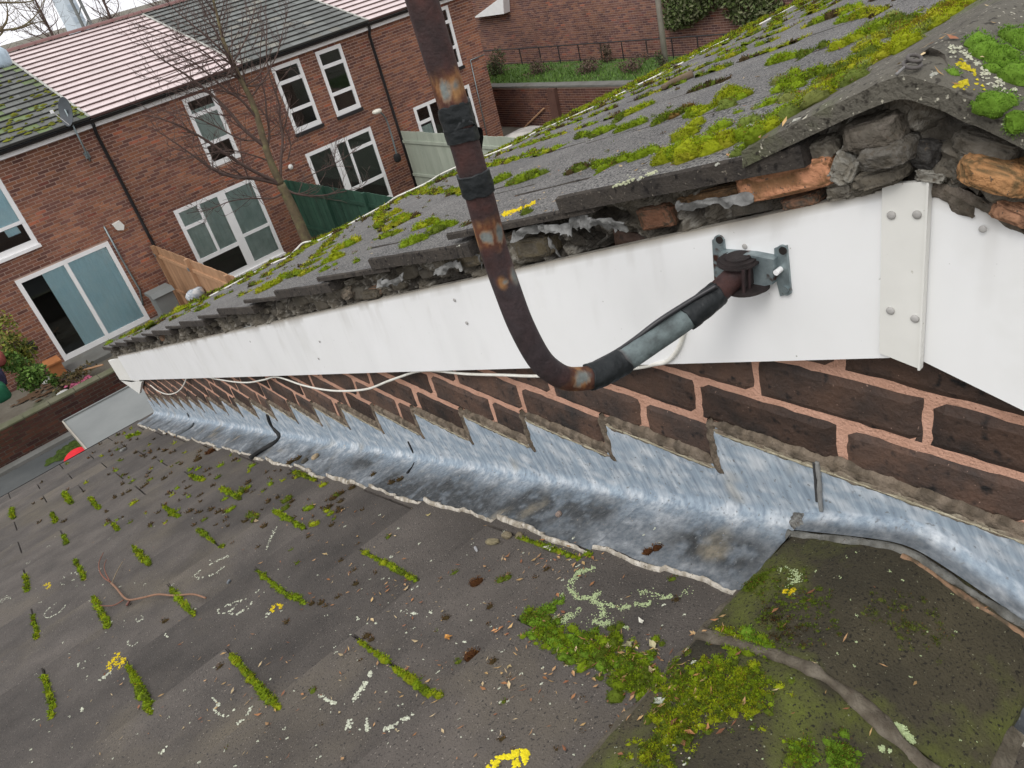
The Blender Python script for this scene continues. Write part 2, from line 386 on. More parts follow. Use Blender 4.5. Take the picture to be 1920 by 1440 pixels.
# ---- ridge tiles
def ridge_mesh(name, half, L, drop, th, m_, seed, round_r=.07, amp=.0022, nx=46, ny=60):
    """bent angle ridge tile, long axis x, from x=0 to x=L"""
    b = MB(); u = np.linspace(-1, 1, ny); a = np.abs(u)
    zz = -drop * (np.sqrt(a ** 2 + round_r ** 2) - round_r) / (math.sqrt(1 + round_r ** 2) - round_r)
    yy = u * half; xs = np.linspace(0, L, nx)
    X, Y = np.meshgrid(xs, yy, indexing='ij'); Z = np.tile(zz, (nx, 1))
    q = np.stack([X.ravel(), Y.ravel(), Z.ravel()], 1)
    nz = (fbm(q, 14, 4, seed) - .5).reshape(X.shape) * amp * 2 + (fbm(q, 90, 3, seed + 9) - .5).reshape(X.shape) * amp
    ed = (fbm(q, 60, 3, seed + 5) - .5).reshape(X.shape) * .006
    top = np.stack([X + ed * (X < .001), Y + ed * (np.abs(Y) > half * .999), Z + nz], -1)
    # rounded arris round the border
    bd = np.minimum(np.minimum(X, L - X), (half - np.abs(Y))); top[..., 2] -= .004 * np.clip(1 - bd / .008, 0, 1) ** 2
    b.grid(top)
    bot = top.copy(); bot[..., 2] = Z - th; bot[..., 2] -= nz * .2
    b.grid(bot, flip=True)
    for k in (0, -1):
        b.grid(np.stack([top[k], bot[k]]), flip=(k == 0)); b.grid(np.stack([top[:, k], bot[:, k]]), flip=(k == -1))
    me = b.mesh(name, True); me.materials.append(m_); return me
bvh_extra = []
# upper: first piece ends at x=-.06 over the verge
for i in range(8):
    me = ridge_mesh('ridge_tile', .165, .447, .072, .023, m_ridge_up, 10 + i, .10)
    o = link('ridge_tile', me, None, up_roof, loc=(-.062 + .45 * i, YR + .002, -.200 + random.gauss(0, .002) * (i > 0)))
    bvh_extra.append(o)
# lower: first piece from the wall to x=-.262, mortar joint, then more
lx = -.262
for i in range(9):
    L_ = .252 if i == 0 else .44
    x0 = -.258 if i == 0 else -.262 - .004 - .456 * (i - 1) - .44
    me = ridge_mesh('ridge_tile', .162, L_, .058, .022, m_ridge_low, 40 + i, .16, .0028, 50, 64)
    o = link('ridge_tile', me, None, lo_roof, loc=(x0, .297, -.776)); bvh_extra.append(o)

# ---- gable wall: recessed mortar face, proud bricks
b = MB()
ys = np.arange(-1.2, 5.44, .008)
poly_y0, poly_y1 = -1.9, 5.42
P = np.array([[[0.0, y, -.30 - TP * abs(y - YR) - .05] for y in (poly_y0, YR, poly_y1)], [[0.0, y, GZ] for y in (poly_y0, YR, poly_y1)]])
b.grid(P); b.build('gable_wall', m_mortar, upper)
gw = [o for o in upper.children if o.name.startswith('gable_wall')][0]
BED = -.722; CH = .0748
def brick_mesh(seed, wd=.2145, hh=.0655, dep=.03):
    b = MB(); r = random.Random(seed); nx, nz = 15, 7
    ys = np.linspace(-wd / 2, wd / 2, nx); zs = np.linspace(-hh / 2, hh / 2, nz)
    Y, Z = np.meshgrid(ys, zs, indexing='ij'); q = np.stack([Y.ravel() * 1, Z.ravel(), np.full(Y.size, seed * 3.1)], 1)
    d = (fbm(q, 45, 3, seed) - .5).reshape(Y.shape) * .003
    ed = np.minimum(wd / 2 - np.abs(Y), hh / 2 - np.abs(Z)); X = -.0045 - d; X = np.where(ed < .0012, X + .0055, X)
    jy = (fbm(q, 60, 2, seed + 3) - .5).reshape(Y.shape) * .005
    top = np.stack([X, Y + jy * (ed < .02), Z + jy * (ed < .02) * .7], -1)
    b.grid(top, flip=True)
    bk = top.copy(); bk[..., 0] = .02
    for k in (0, -1):
        b.grid(np.stack([top[k], bk[k]]), flip=(k == -1)); b.grid(np.stack([top[:, k], bk[:, k]]), flip=(k == 0))
    me = b.mesh('brick', False); me.materials.append(m_brick); return me
bms = [brick_mesh(i) for i in range(7)]
nb = 0
for k in range(-9, 26):                                   # course k spans BED-CH*k (bottom) .. +CH
    zb = BED - CH * k; zc = zb + CH / 2
    # visible band of this course between the board above and the lead below
    for j in range(-8, 30):
        yc = (.405 if k % 2 == 0 else .302) + .2225 * j + .11125
        yy = abs(yc - YR)
        top_lim = -.30 - TP * (yy + YR) ; low_lim = -.80 - TP * (yy + YR)
        if zc > top_lim + .05 or zc < low_lim - .06 or yc > 5.36 or yc < -1.5: continue
        nb += 1
        if nb > 298: continue
        o = link('brick', bms[(k * 5 + j * 3) % 7], None, gw, loc=(random.gauss(0, .0006), yc, zc), rot=(random.gauss(0, .004), 0, 0))
print('bricks', nb)

# ---- white verge board, its far box end, the mirrored board and the cover strip
def zc(c, y): return c - TP * y
def board_col(P):
    """white paint with grime along its top edge and faint run marks"""
    a, k = P.shape[:2]; q = P.reshape(-1, 3); t = np.linspace(0, 1, a)[:, None] * np.ones((a, k))
    n1 = fbm(q * [1, 1, .35], 16, 4, 3).reshape(a, k); n2 = fbm(q, 60, 3, 9).reshape(a, k); n3 = fbm(q * [1, 1, .2], 45, 3, 19).reshape(a, k)
    g = np.clip(1 - t / (.02 + .30 * np.clip(n1 - .35, 0, 1)), 0, 1) * .8 + np.clip(.05 - t, 0, 1) * 8 * n2; r = np.clip((n3 - .60) * 5, 0, 1) * .22 * (1 - t)
    g = np.clip(g + r, 0, 1)[..., None]; c = np.array([.84, .845, .84]) * (1 - g) + np.array([.34, .31, .26]) * g
    return c * (1 - .05 * np.clip((n1 - .5) * 4, 0, 1)[..., None])
b = MB(); n_ = 700
ys = np.linspace(YR + .022, 5.47, n_)
wv = (fbm(np.stack([ys, ys * 0, ys * 0], 1), 1.3, 2, 5) - .5) * .006
for X0, X1 in ((-.030, -.022),):
    F_ = np.array([[[X0 + w_ * (1 - t_ / 2), y, zc(-.212 - .195 * t_, y)] for y, w_ in zip(ys, wv)] for t_ in np.linspace(0, 1, 18)])
    Bk = F_.copy(); Bk[..., 0] += .012
    b.grid(F_, board_col(F_), flip=False); b.grid(Bk, flip=True); b.grid(np.stack([F_[0], Bk[0]]), (.4, .37, .32), flip=True); b.grid(np.stack([F_[-1], Bk[-1]]), (.6, .6, .58))
    b.grid(np.stack([F_[:, 0], Bk[:, 0]])); b.grid(np.stack([F_[:, -1], Bk[:, -1]]), flip=True)
vb = b.build('verge_board', m_board, upper)
b = MB(); z0 = -.212 - TP * YR; z1 = -.407 - TP * YR
ys2 = np.linspace(YR - .012, -1.6, 300)
F_ = np.array([[[-.028, y, z0 + (z1 - z0) * t_ - TP * (YR - y)] for y in ys2] for t_ in np.linspace(0, 1, 18)]); Bk = F_.copy(); Bk[..., 0] += .012
b.grid(F_, board_col(F_), flip=True); b.grid(Bk); b.grid(np.stack([F_[0], Bk[0]]), (.4, .37, .32)); b.grid(np.stack([F_[-1], Bk[-1]]), (.6, .6, .58), flip=True); b.grid(np.stack([F_[:, 0], Bk[:, 0]]), flip=True)
b.build('verge_board', m_board, upper)
# box end at the eaves: side cheek and the little soffit plate seen edge on
b = MB()
for pp in (((203, 676), (226, 713), (247, 716), (262, 714), (262, 690), (235, 670)), ((225, 712), (246, 713), (262, 738)), ((246, 713), (262, 738), (266, 716))):
    cheek = [onx(*p, -.026) for p in pp]; b.prism([(p[1], p[2]) for p in cheek], 0, -.0285, -.012)
b.build('eaves_box', m_strip, upper)
b = MB()
b.prism([(.2995, -.513), (.341, -.505), (.341, -.312), (.2995, -.306)], 0, -.036, -.0312)
b.prism([(.2970, -.514), (.2992, -.514), (.2992, -.306), (.2970, -.306)], 0, -.038, -.030)
st = b.build('cover_strip', m_strip, upper)
def cap_mesh(r=.0043, h=.0025):
    b = MB(); n = 14; a = np.linspace(0, 2 * math.pi, n + 1)[:n]; rings = []
    for rr, hh in ((r, 0), (r, h * .5), (r * .75, h * .9), (r * .3, h)):
        rings.append([[-hh, rr * math.cos(t), rr * math.sin(t)] for t in a] )
    rings = np.array(rings); rings = np.concatenate([rings, rings[:, :1]], 1); b.grid(rings, flip=True)
    b.add([[-h, 0, 0]] + list(rings[-1][:n]), None, [[0, i + 1, (i + 1) % n + 1] for i in range(n)])
    me = b.mesh('nail_cap', True); me.materials.append(m_cap); return me
capm = cap_mesh()
for p in ((1672, 403), (1720, 402), (1670, 582), (1716, 597)):
    q = onx(*p, -.036); link('nail_cap', capm, None, st, loc=(-.0362, q[1], q[2]))
for p in ((853, 562), (876, 605), (1398, 461), (600, 640), (598, 672), (470, 640), (1844, 428)):
    q = onx(*p, -.030); o = link('nail_cap', capm, None, vb, loc=(-.0315, q[1], q[2])); o.scale = (.6, .8, .8)

# ---- mortar bedding between tiles and board, with brick slips, lumps and torn underlay
b = MB(); ny = 1500; nz_ = 26
ys = np.concatenate([np.linspace(-1.4, YR, 300)[:-1], np.linspace(YR, 5.75, ny)])
vv = np.linspace(0, 1, nz_); Y, V = np.meshgrid(ys, vv, indexing='ij'); Yd = np.abs(Y - YR) + YR
ridge_lift = np.clip(1 - np.abs(Y - YR) / .17, 0, 1) * .055
zt = -.150 - TP * Yd + ridge_lift; zb = -.213 - TP * Yd; Z = zt + (zb - zt) * V
q = np.stack([np.zeros(Y.size), Y.ravel(), Z.ravel() * 1.6], 1)
n1 = fbm(q, 22, 4, 1).reshape(Y.shape); n2 = fbm(q, 90, 3, 8).reshape(Y.shape); blk = fbm(q * [1, .5, 1], 13, 2, 33).reshape(Y.shape)
X = -.004 - .030 * np.clip((n1 - .34) * 2.0, 0, 1) - (n2 - .5) * .012 + .028 * (blk < .34)
X = X - .004 * V - .012 * ridge_lift / .055
colA = np.array([.165, .148, .12]); colB = np.array([.060, .054, .046]); colC = np.array([.30, .285, .25])
t1 = np.clip((n1 - .35) * 3, 0, 1)[..., None]; t2 = np.clip((n2 - .60) * 6, 0, 1)[..., None]
col = colB * (1 - t1) + colA * t1; col = col * (1 - t2) + colC * t2
b.grid(np.stack([X, Y, Z], -1), col); b.build('verge_mortar', m_fillet, upper)

def rock(cen, size, seed, col, col2=None, B=None, n=26, amp=.35, sq=.55):
    """a lump: a superellipsoid roughened by noise. size = half sizes along B rows"""
    th = np.linspace(0, math.pi, n); ph = np.linspace(0, 2 * math.pi, 2 * n)
    T, Pq = np.meshgrid(th, ph, indexing='ij')
    f = lambda x, e: np.sign(x) * np.abs(x) ** e
    d = np.stack([f(np.sin(T), sq) * f(np.cos(Pq), sq), f(np.sin(T), sq) * f(np.sin(Pq), sq), f(np.cos(T), sq)], -1).reshape(-1, 3)
    u = np.stack([np.sin(T) * np.cos(Pq), np.sin(T) * np.sin(Pq), np.cos(T)], -1).reshape(-1, 3)
    nn = fbm(u + seed * 5.3, 1.6, 3, seed) - .5; n3 = fbm(u + seed * 2.3, 7, 3, seed + 4) - .5
    n4 = fbm(u + seed * 3.7, 19, 3, seed + 8) - .5
    v = d * (1 + nn * amp + n3 * amp * .45 + n4 * amp * .22)[:, None] * np.asarray(size)
    B = np.eye(3) if B is None else np.asarray(B); v = np.asarray(cen) + v @ B
    t = np.clip((n3 + .12) * 5, 0, 1)[:, None]; c = np.asarray(col) * t + np.asarray(col2 if col2 is not None else np.asarray(col) * .45) * (1 - t)
    mb = MB(); mb.grid(v.reshape(n, 2 * n, 3), c.reshape(n, 2 * n, 3)); return mb
ORG = (.56, .27, .15); ORG2 = (.24, .13, .065); GRY = (.255, .235, .195); GRY2 = (.125, .112, .092); LGY = (.32, .31, .275)
rk = 0
def on_verge(p0, p1, hpx, seed, c1, c2, nm, xx=-.045, dep=.03, amp=.3, sq=.5):
    A = onx(*p0, xx); Bq = onx(*p1, xx); mid = (A + Bq) / 2; d = Bq - A; L = np.linalg.norm(d); d /= L
    cen_px = ((p0[0] + p1[0]) / 2, (p0[1] + p1[1]) / 2)
    h = np.linalg.norm(onx(cen_px[0], cen_px[1] - hpx / 2, xx) - onx(cen_px[0], cen_px[1] + hpx / 2, xx))
    nrm = np.cross(np.array([1.0, 0, 0]), d)
    mb = rock(mid + np.array([.017, 0, 0]), (dep, L / 2, h / 2), seed, c1, c2, [[1, 0, 0], d, nrm], 34, amp, sq)
    mb.build(nm, m_fillet, upper, smooth=True)
on_verge((1385, 356), (1575, 312), 60, 1, (.62, .30, .17), ORG2, 'brick_slip', -.038, .028, .22, .42)
on_verge((1268, 382), (1400, 352), 22, 11, (.28, .17, .09), (.10, .075, .05), 'brick_slip', -.028, .02, .3)
on_verge((1200, 412), (1262, 402), 42, 2, (.20, .10, .062), (.09, .065, .045), 'brick_slip', -.028, .024, .25, .4)
on_verge((1462, 388), (1535, 372), 24, 3, (.30, .165, .105), GRY2, 'brick_slip', -.03, .02)
on_verge((1365, 398), (1445, 385), 26, 4, (.12, .11, .095), GRY2, 'mortar_lump', -.02, .02)
on_verge((1480, 300), (1575, 270), 40, 5, GRY, GRY2, 'mortar_lump', -.034, .026)
on_verge((1585, 262), (1695, 235), 62, 6, (.15, .132, .11), GRY2, 'mortar_lump', -.042, .032, .4)
on_verge((1618, 300), (1708, 282), 46, 7, (.155, .145, .128), GRY2, 'mortar_lump', -.048, .034, .35)
on_verge((1565, 300), (1612, 322), 60, 8, LGY, GRY, 'mortar_lump', -.04, .028, .6)
on_verge((1545, 362), (1600, 352), 36, 9, GRY, GRY2, 'mortar_lump', -.035, .02, .6)
on_verge((1600, 345), (1698, 320), 34, 10, (.19, .17, .135), GRY2, 'mortar_lump', -.04, .026, .5)
on_verge((1705, 275), (1778, 288), 62, 12, (.075, .072, .068), (.035, .032, .03), 'mortar_lump', -.02, .03, .4)
on_verge((1710, 328), (1775, 334), 22, 13, LGY, GRY2, 'mortar_lump', -.034, .02, .5)
on_verge((1786, 262), (1920, 300), 44, 14, (.17, .155, .13), GRY2, 'mortar_lump', -.034, .024, .4)
on_verge((1776, 300), (1800, 345), 30, 15, (.15, .14, .12), GRY2, 'mortar_lump', -.03, .02, .5)
on_verge((1795, 310), (1945, 350), 54, 16, (.50, .265, .12), (.18, .12, .06), 'brick_slip', -.046, .032, .22, .5)
on_verge((1855, 385), (1950, 420), 40, 17, (.46, .25, .15), (.20, .11, .07), 'brick_slip', -.036, .024, .3)
on_verge((965, 470), (1030, 462), 34, 18, (.12, .10, .065), GRY2, 'mortar_lump', -.03, .022, .3, .35)
on_verge((858, 487), (902, 478), 30, 19, (.22, .185, .13), GRY2, 'mortar_lump', -.03, .022, .4)
on_verge((676, 556), (706, 552), 12, 20, (.10, .085, .06), GRY2, 'mortar_lump', -.03, .02, .3, .4)
on_verge((640, 558), (655, 548), 12, 21, (.24, .20, .155), GRY2, 'mortar_lump', -.034, .018, .6)
for i in range(46):                                        # smaller lumps on down the verge
    y = .95 + 4.6 * (i / 46) ** 1.25 + random.uniform(-.03, .03); z = -.19 - TP * y + random.uniform(-.022, .03)
    s = random.uniform(.012, .030); cc = random.choice([(.13, .115, .09), (.10, .09, .075), (.20, .18, .145), (.26, .15, .09) if i % 4 == 0 else (.12, .11, .09)])
    dn_ = np.array([0, 1.0, -TP]) / KS
    rock((-.004, y, -.178 - TP * y + random.uniform(-.016, .012)), (.018, s * 1.5, s * .62), 50 + i, cc, GRY2, [[1, 0, 0], dn_, [0, TP / KS, 1 / KS]], 14, .22, .32).build('mortar_lump', m_fillet, upper, smooth=True)
m_foil = mat('torn_underlay', (.24, .24, .23), (.09, .09, .085), 50, .5, .8, 90, .004, spec=.5)
def crumple(pts, seed, wpx, xx=-.052):
    P = spline([onx(*p, xx) for p in pts], 8); n = len(P); W = 9
    t = np.linspace(0, 1, W); dep_ = np.linalg.norm(P[0] - CAM) / F
    ww = wpx * dep_ * (.45 + 1.1 * fbm(np.stack([np.arange(n) * .45, np.zeros(n), np.zeros(n)], 1), 1, 2, seed))
    G = P[:, None] + np.array([0, 0, -1.0])[None, None] * (t[None, :, None] * ww[:, None, None])
    nn = fbm(G.reshape(-1, 3), 55, 3, seed).reshape(n, W) - .5; G[..., 0] += nn * .030; G[..., 2] += (fbm(G.reshape(-1, 3), 90, 2, seed + 3).reshape(n, W) - .5) * .006
    b = MB(); b.grid(G); G2 = G + [.0015, 0, 0]; b.grid(G2, flip=True); b.build('torn_underlay', m_foil, upper)
crumple([(1066, 408), (1090, 403), (1120, 405), (1145, 408), (1172, 413)], 1, 22)
crumple([(1268, 378), (1310, 376), (1350, 370), (1410, 362)], 2, 16)
crumple([(707, 525), (725, 524), (745, 520), (755, 512)], 3, 14)
crumple([(955, 437), (990, 425), (1040, 422), (1072, 424)], 4, 15)
crumple([(815, 505), (835, 495), (860, 492)], 5, 16)
crumple([(888, 470), (897, 485), (900, 495)], 6, 12)
crumple([(1030, 440), (1040, 450), (1042, 465)], 7, 22, -.04)

# ---- lead flashing: stepped upstand, dressed down on to the tiles
b = MB()
ys = np.concatenate([np.arange(-1.4, 2.2, .0045), np.arange(2.2, 5.44, .009)])
def step_top(y):
    yd = np.abs(y - YR); k = np.floor((yd - (.605 - YR)) / .2352) + 1; k = np.maximum(k, 0)
    return BED - CH * k
crease = lambda y: -.699 - TP * (np.abs(y - YR) + YR)
def tile_top(y):                                  # height of the lower roof's tile tops (they step at every course)
    s_ = (np.abs(y - YR) + YR) * KS; u = ((s_ - .80) / .3125) % 1.0 * .3125
    return -.713 - TP * (np.abs(y - YR) + YR) + (u - .125) * .0655
rows = 40; P = np.zeros((len(ys), rows, 3)); Cc = np.zeros((len(ys), rows, 3))
wob = (fbm(np.stack([ys, ys * 0, ys * 0], 1), 5, 3, 2) - .5)
edge = .150 + wob * .022 + (fbm(np.stack([ys, ys * 0, ys * 0], 1), 22, 2, 4) - .5) * .008
lip = np.where(np.abs(ys - .30) < .155, .012, 1.0)        # over the ridge tile the lead stops short
for i, y in enumerate(ys):
    zt = step_top(y); zc_ = crease(y)
    n0 = 16; z = np.linspace(zt, zc_ + .022, n0); P[i, :n0] = np.stack([np.full(n0, -.0085), np.full(n0, y), z], 1)
    n1_ = 8; a = np.linspace(0, math.pi / 2, n1_ + 1)[1:]; r_ = .022
    P[i, n0:n0 + n1_] = np.stack([-.0085 - r_ * (1 - np.cos(a)), np.full(n1_, y), zc_ + .022 - r_ * np.sin(a)], 1)
    n2_ = rows - n0 - n1_; xx = np.linspace(-.0305, -edge[i], n2_ + 1)[1:]
    zz = zc_ + (xx + .0305) / .12 * .010 * (1 if True else 0); P[i, n0 + n1_:] = np.stack([xx, np.full(n2_, y), zz - .004 * np.clip((xx + .0305) / -.12, 0, 1)], 1)
# over the ridge the lead only forms the upstand and a short foot on the ridge tile
rid = np.abs(ys - .297) < .158
for i in np.where(rid)[0]:
    y = ys[i]; uu = abs(y - .297) / .162; rt = -.776 - .058 * (math.sqrt(uu ** 2 + .0256) - .16) / (math.sqrt(1.0256) - .16) + .004
    n0 = 16; P[i, :n0, 2] = np.linspace(step_top(y), rt + .010, n0)
    t = np.linspace(0, 1, rows - n0); P[i, n0:, 0] = -.0085 - .030 * t - .004; P[i, n0:, 2] = rt + .008 * (1 - t) ** 2 + .001
q = P.reshape(-1, 3)
d1 = (fbm(q, 9, 4, 3).reshape(P.shape[:2]) - .5); d2 = (fbm(q * [1, 1, 2], 45, 3, 6).reshape(P.shape[:2]) - .5)
P[..., 0] -= (d1 * .0018 + d2 * .0008) * np.linspace(.3, 1, rows)[None]; P[..., 2] += (d1 * .0026 + d2 * .0010) * np.clip((np.arange(rows) - 20) / 12, 0, 1)[None]
P[:, 0, 0] = -.0035
P[..., 2] = np.where((np.arange(rows) > 24)[None] & ~rid[:, None], np.maximum(P[..., 2], (tile_top(ys) + .0035)[:, None]), P[..., 2])
blue = np.array([.275, .330, .378]); pale = np.array([.48, .51, .53]); gry = np.array([.150, .160, .168]); drt = np.array([.050, .052, .052]); tan_ = np.array([.30, .26, .19])  # blue carries the sky's reflection, put into the lead's colour
v = np.arange(rows) / rows
flow = fbm(q * [6, 1.2, 6], 4, 4, 12).reshape(P.shape[:2]); fine = fbm(q * [1, .6, 1.5], 60, 3, 15).reshape(P.shape[:2]); big = fbm(q, 3.0, 3, 18).reshape(P.shape[:2])
c = blue[None, None] + (pale - blue)[None, None] * np.clip((fine - .42) * 3.4, 0, 1)[..., None]
low = np.clip((v[None] - .50) * 4, 0, 1)[..., None] * np.ones(P.shape[:2])[..., None]
c = c * (1 - low * .82) + (gry * .85) * low * .82 + (pale - gry) * low * np.clip((fine - .48) * 2.5, 0, 1)[..., None] * .45
dirt = np.clip((fbm(q * [1.2, 1, 1], 7, 4, 21).reshape(P.shape[:2]) - .42) * 4, 0, 1) * np.clip((v[None] - .48) * 5, 0, 1) * np.clip((fine - .25) * 4, .2, 1)
dirt = np.maximum(dirt * .9, np.clip(1.5 - np.abs(np.abs(ys - YR) - .25) / .10, 0, 1)[:, None] * np.clip((v[None] - .58) * 7, 0, 1) * np.clip((.95 - v[None]) * 8, 0, 1) * np.clip((fine + flow - .75) * 5, 0, 1))
c = c * (1 - dirt[..., None]) + drt * dirt[..., None]
tn = (np.clip((fbm(q, 11, 3, 30).reshape(P.shape[:2]) - .66) * 6, 0, 1) * .7)[..., None]; c = c * (1 - tn) + tan_ * tn
b.grid(P, c, flip=True); lead = b.build('lead_flashing', m_lead, lower, smooth=True)

# welts and seams on the lead
def seam(pts, r, col, nm='lead_seam', n=8, jit=.3, m_=None, par=None):
    S = spline(pts, 14); rr = r * (1 + jit * (fbm(S, 60, 2, 3) - .5) * 2)
    b = MB(); b.tube(S, rr, n, col); return b.build(nm, m_ or m_attr, par or lower, smooth=True)
def lead_pts(L, lift=.002):
    out = []
    for (px, py, where) in L:
        if where == 'w': q = onx(px, py, -.010)
        else:
            q = onroof(px, py, -.703); q[2] += lift
        out.append(q)
    return out
seam(lead_pts([(502, 778, 'w'), (508, 795, 'w'), (516, 806, 'w'), (525, 820, 'r'), (515, 832, 'r'), (490, 846, 'r'), (470, 860, 'r')], .004), .009, (.035, .035, .035))
seam(lead_pts([(765, 828, 'w'), (773, 845, 'w'), (780, 858, 'r'), (776, 872, 'r'), (764, 888, 'r')]), .0028, (.03, .03, .03))
seam(lead_pts([(352, 775, 'w'), (359, 790, 'w'), (363, 796, 'r'), (350, 808, 'r'), (330, 818, 'r')]), .006, (.10, .11, .115))
seam([onx(1532, 866, -.011), onx(1536, 900, -.011), onx(1537, 930, -.011), onx(1540, 958, -.012)], .0032, (.25, .25, .24))
seam([onx(1526, 866, -.009), onx(1529, 900, -.009), onx(1532, 940, -.010)], .0022, (.06, .06, .06))

# pointing smeared over the stepped edge: brown fillets with ragged borders
def ribbon(pts, width, seed, c1, c2, thick=.004, base_x=-.009, nm='mortar_pointing', taper=True, par=None, n_=7):
    S = spline(pts, 22); n = len(S)
    T = np.gradient(S, axis=0); T /= np.linalg.norm(T, axis=1)[:, None]; Nn = np.cross(T, [1.0, 0, 0]); Nn /= np.linalg.norm(Nn, axis=1)[:, None]
    t = np.linspace(-1, 1, n_); e1 = .1 + 1.9 * fbm(S, 70, 4, seed); e2 = .1 + 1.9 * fbm(S, 70, 4, seed + 7)
    if taper:
        tp_ = np.clip(np.minimum(np.arange(n), n - 1 - np.arange(n)) / 8.0, .2, 1); e1 *= tp_; e2 *= tp_
    wd = np.where(t[None] < 0, e1[:, None], e2[:, None]) * t[None] * width / 2
    G = S[:, None] + Nn[:, None] * wd[..., None]
    nn = fbm(G.reshape(-1, 3), 90, 3, seed + 2).reshape(n, n_)
    G[..., 0] = base_x - thick * (1 - t[None] ** 2) * (.5 + nn) - (nn - .5) * .002
    G[:, 0, 0] = G[:, -1, 0] = -.002
    tt = np.clip((nn - .4) * 4, 0, 1)[..., None]; cc = np.asarray(c1) * (1 - tt) + np.asarray(c2) * tt
    b = MB(); b.grid(G, cc); return b.build(nm, m_fillet, par or upper, smooth=True)
BR1, BR2 = (.235, .190, .145), (.125, .102, .078); CRM = (.50, .46, .34)
for k in range(0, 21):
    ya = .605 + .2352 * (k - 1); yb = ya + .2352; zk = BED - CH * k
    if k == 0: ya = .02
    seg = [(-.009, y, zk + .004 - (0 if k == 0 else .001)) for y in np.linspace(ya, yb - .004, 7 if k else 12)]
    ribbon(seg, .022, 60 + k, BR1, BR2, .0008)
    if k < 8: ribbon([(p_[0] - .0006, p_[1], p_[2] - .010) for p_ in seg], .016, 260 + k, (.33, .29, .22), BR1, .0006)
    # down the face of the step
    ribbon([(-.009, yb + .003, zk + .012), (-.009, yb + .001, zk - .03), (-.009, yb - .004, zk - CH - .002), (-.009, yb - .014, zk - CH - .012)], .018, 90 + k, BR2, BR1, .0018)
    if k < 12:
        ribbon([(-.0095, y, zk - .0085) for y in np.linspace(ya + .006, yb - .008, 6)], .0045, 120 + k, CRM, (.33, .30, .22), .0018)
for k in range(0, 5):                                        # mirrored on the near side of the ridge
    ya = .015 - .2352 * k
    ribbon([(-.009, y, BED - CH * (k + 1) + .004) for y in np.linspace(ya - .004, ya - .2352, 6)], .021, 160 + k, BR1, BR2)
    ribbon([(-.009, ya, BED - CH * k + .01), (-.009, ya, BED - CH * (k + 1))], .016, 170 + k, BR2, BR1)

for pts_, w_, sd_ in (([(1738, 352), (1765, 362), (1795, 380), (1825, 408)], .014, 301), ([(1740, 350), (1800, 366), (1860, 398), (1925, 438)], .010, 302), ([(1690, 345), (1725, 348), (1750, 356)], .006, 303), ([(1560, 366), (1600, 358), (1660, 350)], .006, 304)):
    o = ribbon([onx(x, y, -.0292) for x, y in pts_], w_, sd_, (.20, .17, .14), (.11, .095, .075), .0025, -.0290, 'mortar_smear')
    for v_ in o.data.vertices:
        if v_.co.x > -.02: v_.co.x = -.0275
# white mortar bead along the outer edge of the lead
def bead(y0, y1, n, sgn=1):
    ys = np.linspace(y0, y1, n); e = np.interp(ys if sgn > 0 else ys, np.concatenate([np.arange(-1.4, 2.2, .0045), np.arange(2.2, 5.44, .009)]), edge)
    q = np.stack([ys, ys * 0, ys * 0], 1); r1 = fbm(q, 55, 3, 4); r2 = fbm(q, 9, 3, 14)
    W = 9; t = np.linspace(-1, 1, W); wd = .0028 + .0085 * r1 * np.clip((r2 - .30) * 4, .15, 1)
    jog = .010 * (np.floor((np.abs(ys - YR) * KS) / .3125) % 2 - .5)
    P = np.zeros((n, W, 3)); P[..., 0] = -(e + .002 + jog * .6)[:, None] + wd[:, None] * t[None] + (r1 - .5)[:, None] * .004
    P[..., 1] = ys[:, None]; zz = tile_top(ys) - .002
    nn = fbm(P.reshape(-1, 3) + [0, 0, 3], 130, 3, 8).reshape(n, W)
    P[..., 2] = zz[:, None] + .0085 * (1 - t[None] ** 2) * (.45 + nn) + .002
    P[:, 0, 2] = P[:, -1, 2] = zz - .006
    tt = np.clip((nn - .45) * 5, 0, 1)[..., None]; c = np.array([.60, .56, .49]) * (1 - tt) + np.array([.36, .32, .26]) * tt
    b = MB(); b.grid(P, c, flip=False); b.build('mortar_bead', m_fillet, lower, smooth=True)
bead(.462, 5.40, 1500); bead(-1.3, .13, 400)

# mortar on the lower ridge: joint between pieces, band under the wall, crumbly edge
def ridge_z(y, lift=.0):
    u = min(1.0, abs(y - .297) / .162); return -.776 - .058 * (math.sqrt(u * u + .0256) - .16) / (math.sqrt(1.0256) - .16) + lift
def ridge_ribbon(x0, x1, wdt, seed, c1, c2, y0=.135, y1=.458, th=.0045, nm='ridge_mortar', curve=0.0):
    n = 90; ys = np.linspace(y0, y1, n); W = 11; t = np.linspace(-1, 1, W)
    q = np.stack([ys, ys * 0 + seed, ys * 0], 1); e = .2 + 1.6 * fbm(q, 60, 4, seed); cx = np.linspace(x0, x1, n) + (fbm(q, 12, 2, seed + 1) - .5) * .012 + curve * np.sin(np.linspace(0, math.pi, n))
    P = np.zeros((n, W, 3)); P[..., 0] = cx[:, None] + t[None] * wdt / 2 * e[:, None]; P[..., 1] = ys[:, None]
    nn = fbm(P.reshape(-1, 3), 110, 3, seed).reshape(n, W); P[..., 2] = np.array([ridge_z(y) for y in ys])[:, None] + th * (1 - t[None] ** 2) * (.5 + nn) - .001
    P[:, 0, 2] -= .02; P[:, -1, 2] -= .02
    tt = np.clip((nn - .42) * 4, 0, 1)[..., None]; c = np.asarray(c1) * (1 - tt) + np.asarray(c2) * tt
    b = MB(); b.grid(P, c); b.build(nm, m_fillet, lower, smooth=True)
ridge_ribbon(-.270, -.256, .020, 3, (.155, .135, .105), (.10, .085, .065), .10, .462, .0036)
ridge_ribbon(-.740, -.730, .022, 5, (.185, .165, .135), (.12, .105, .085), .12, .462)
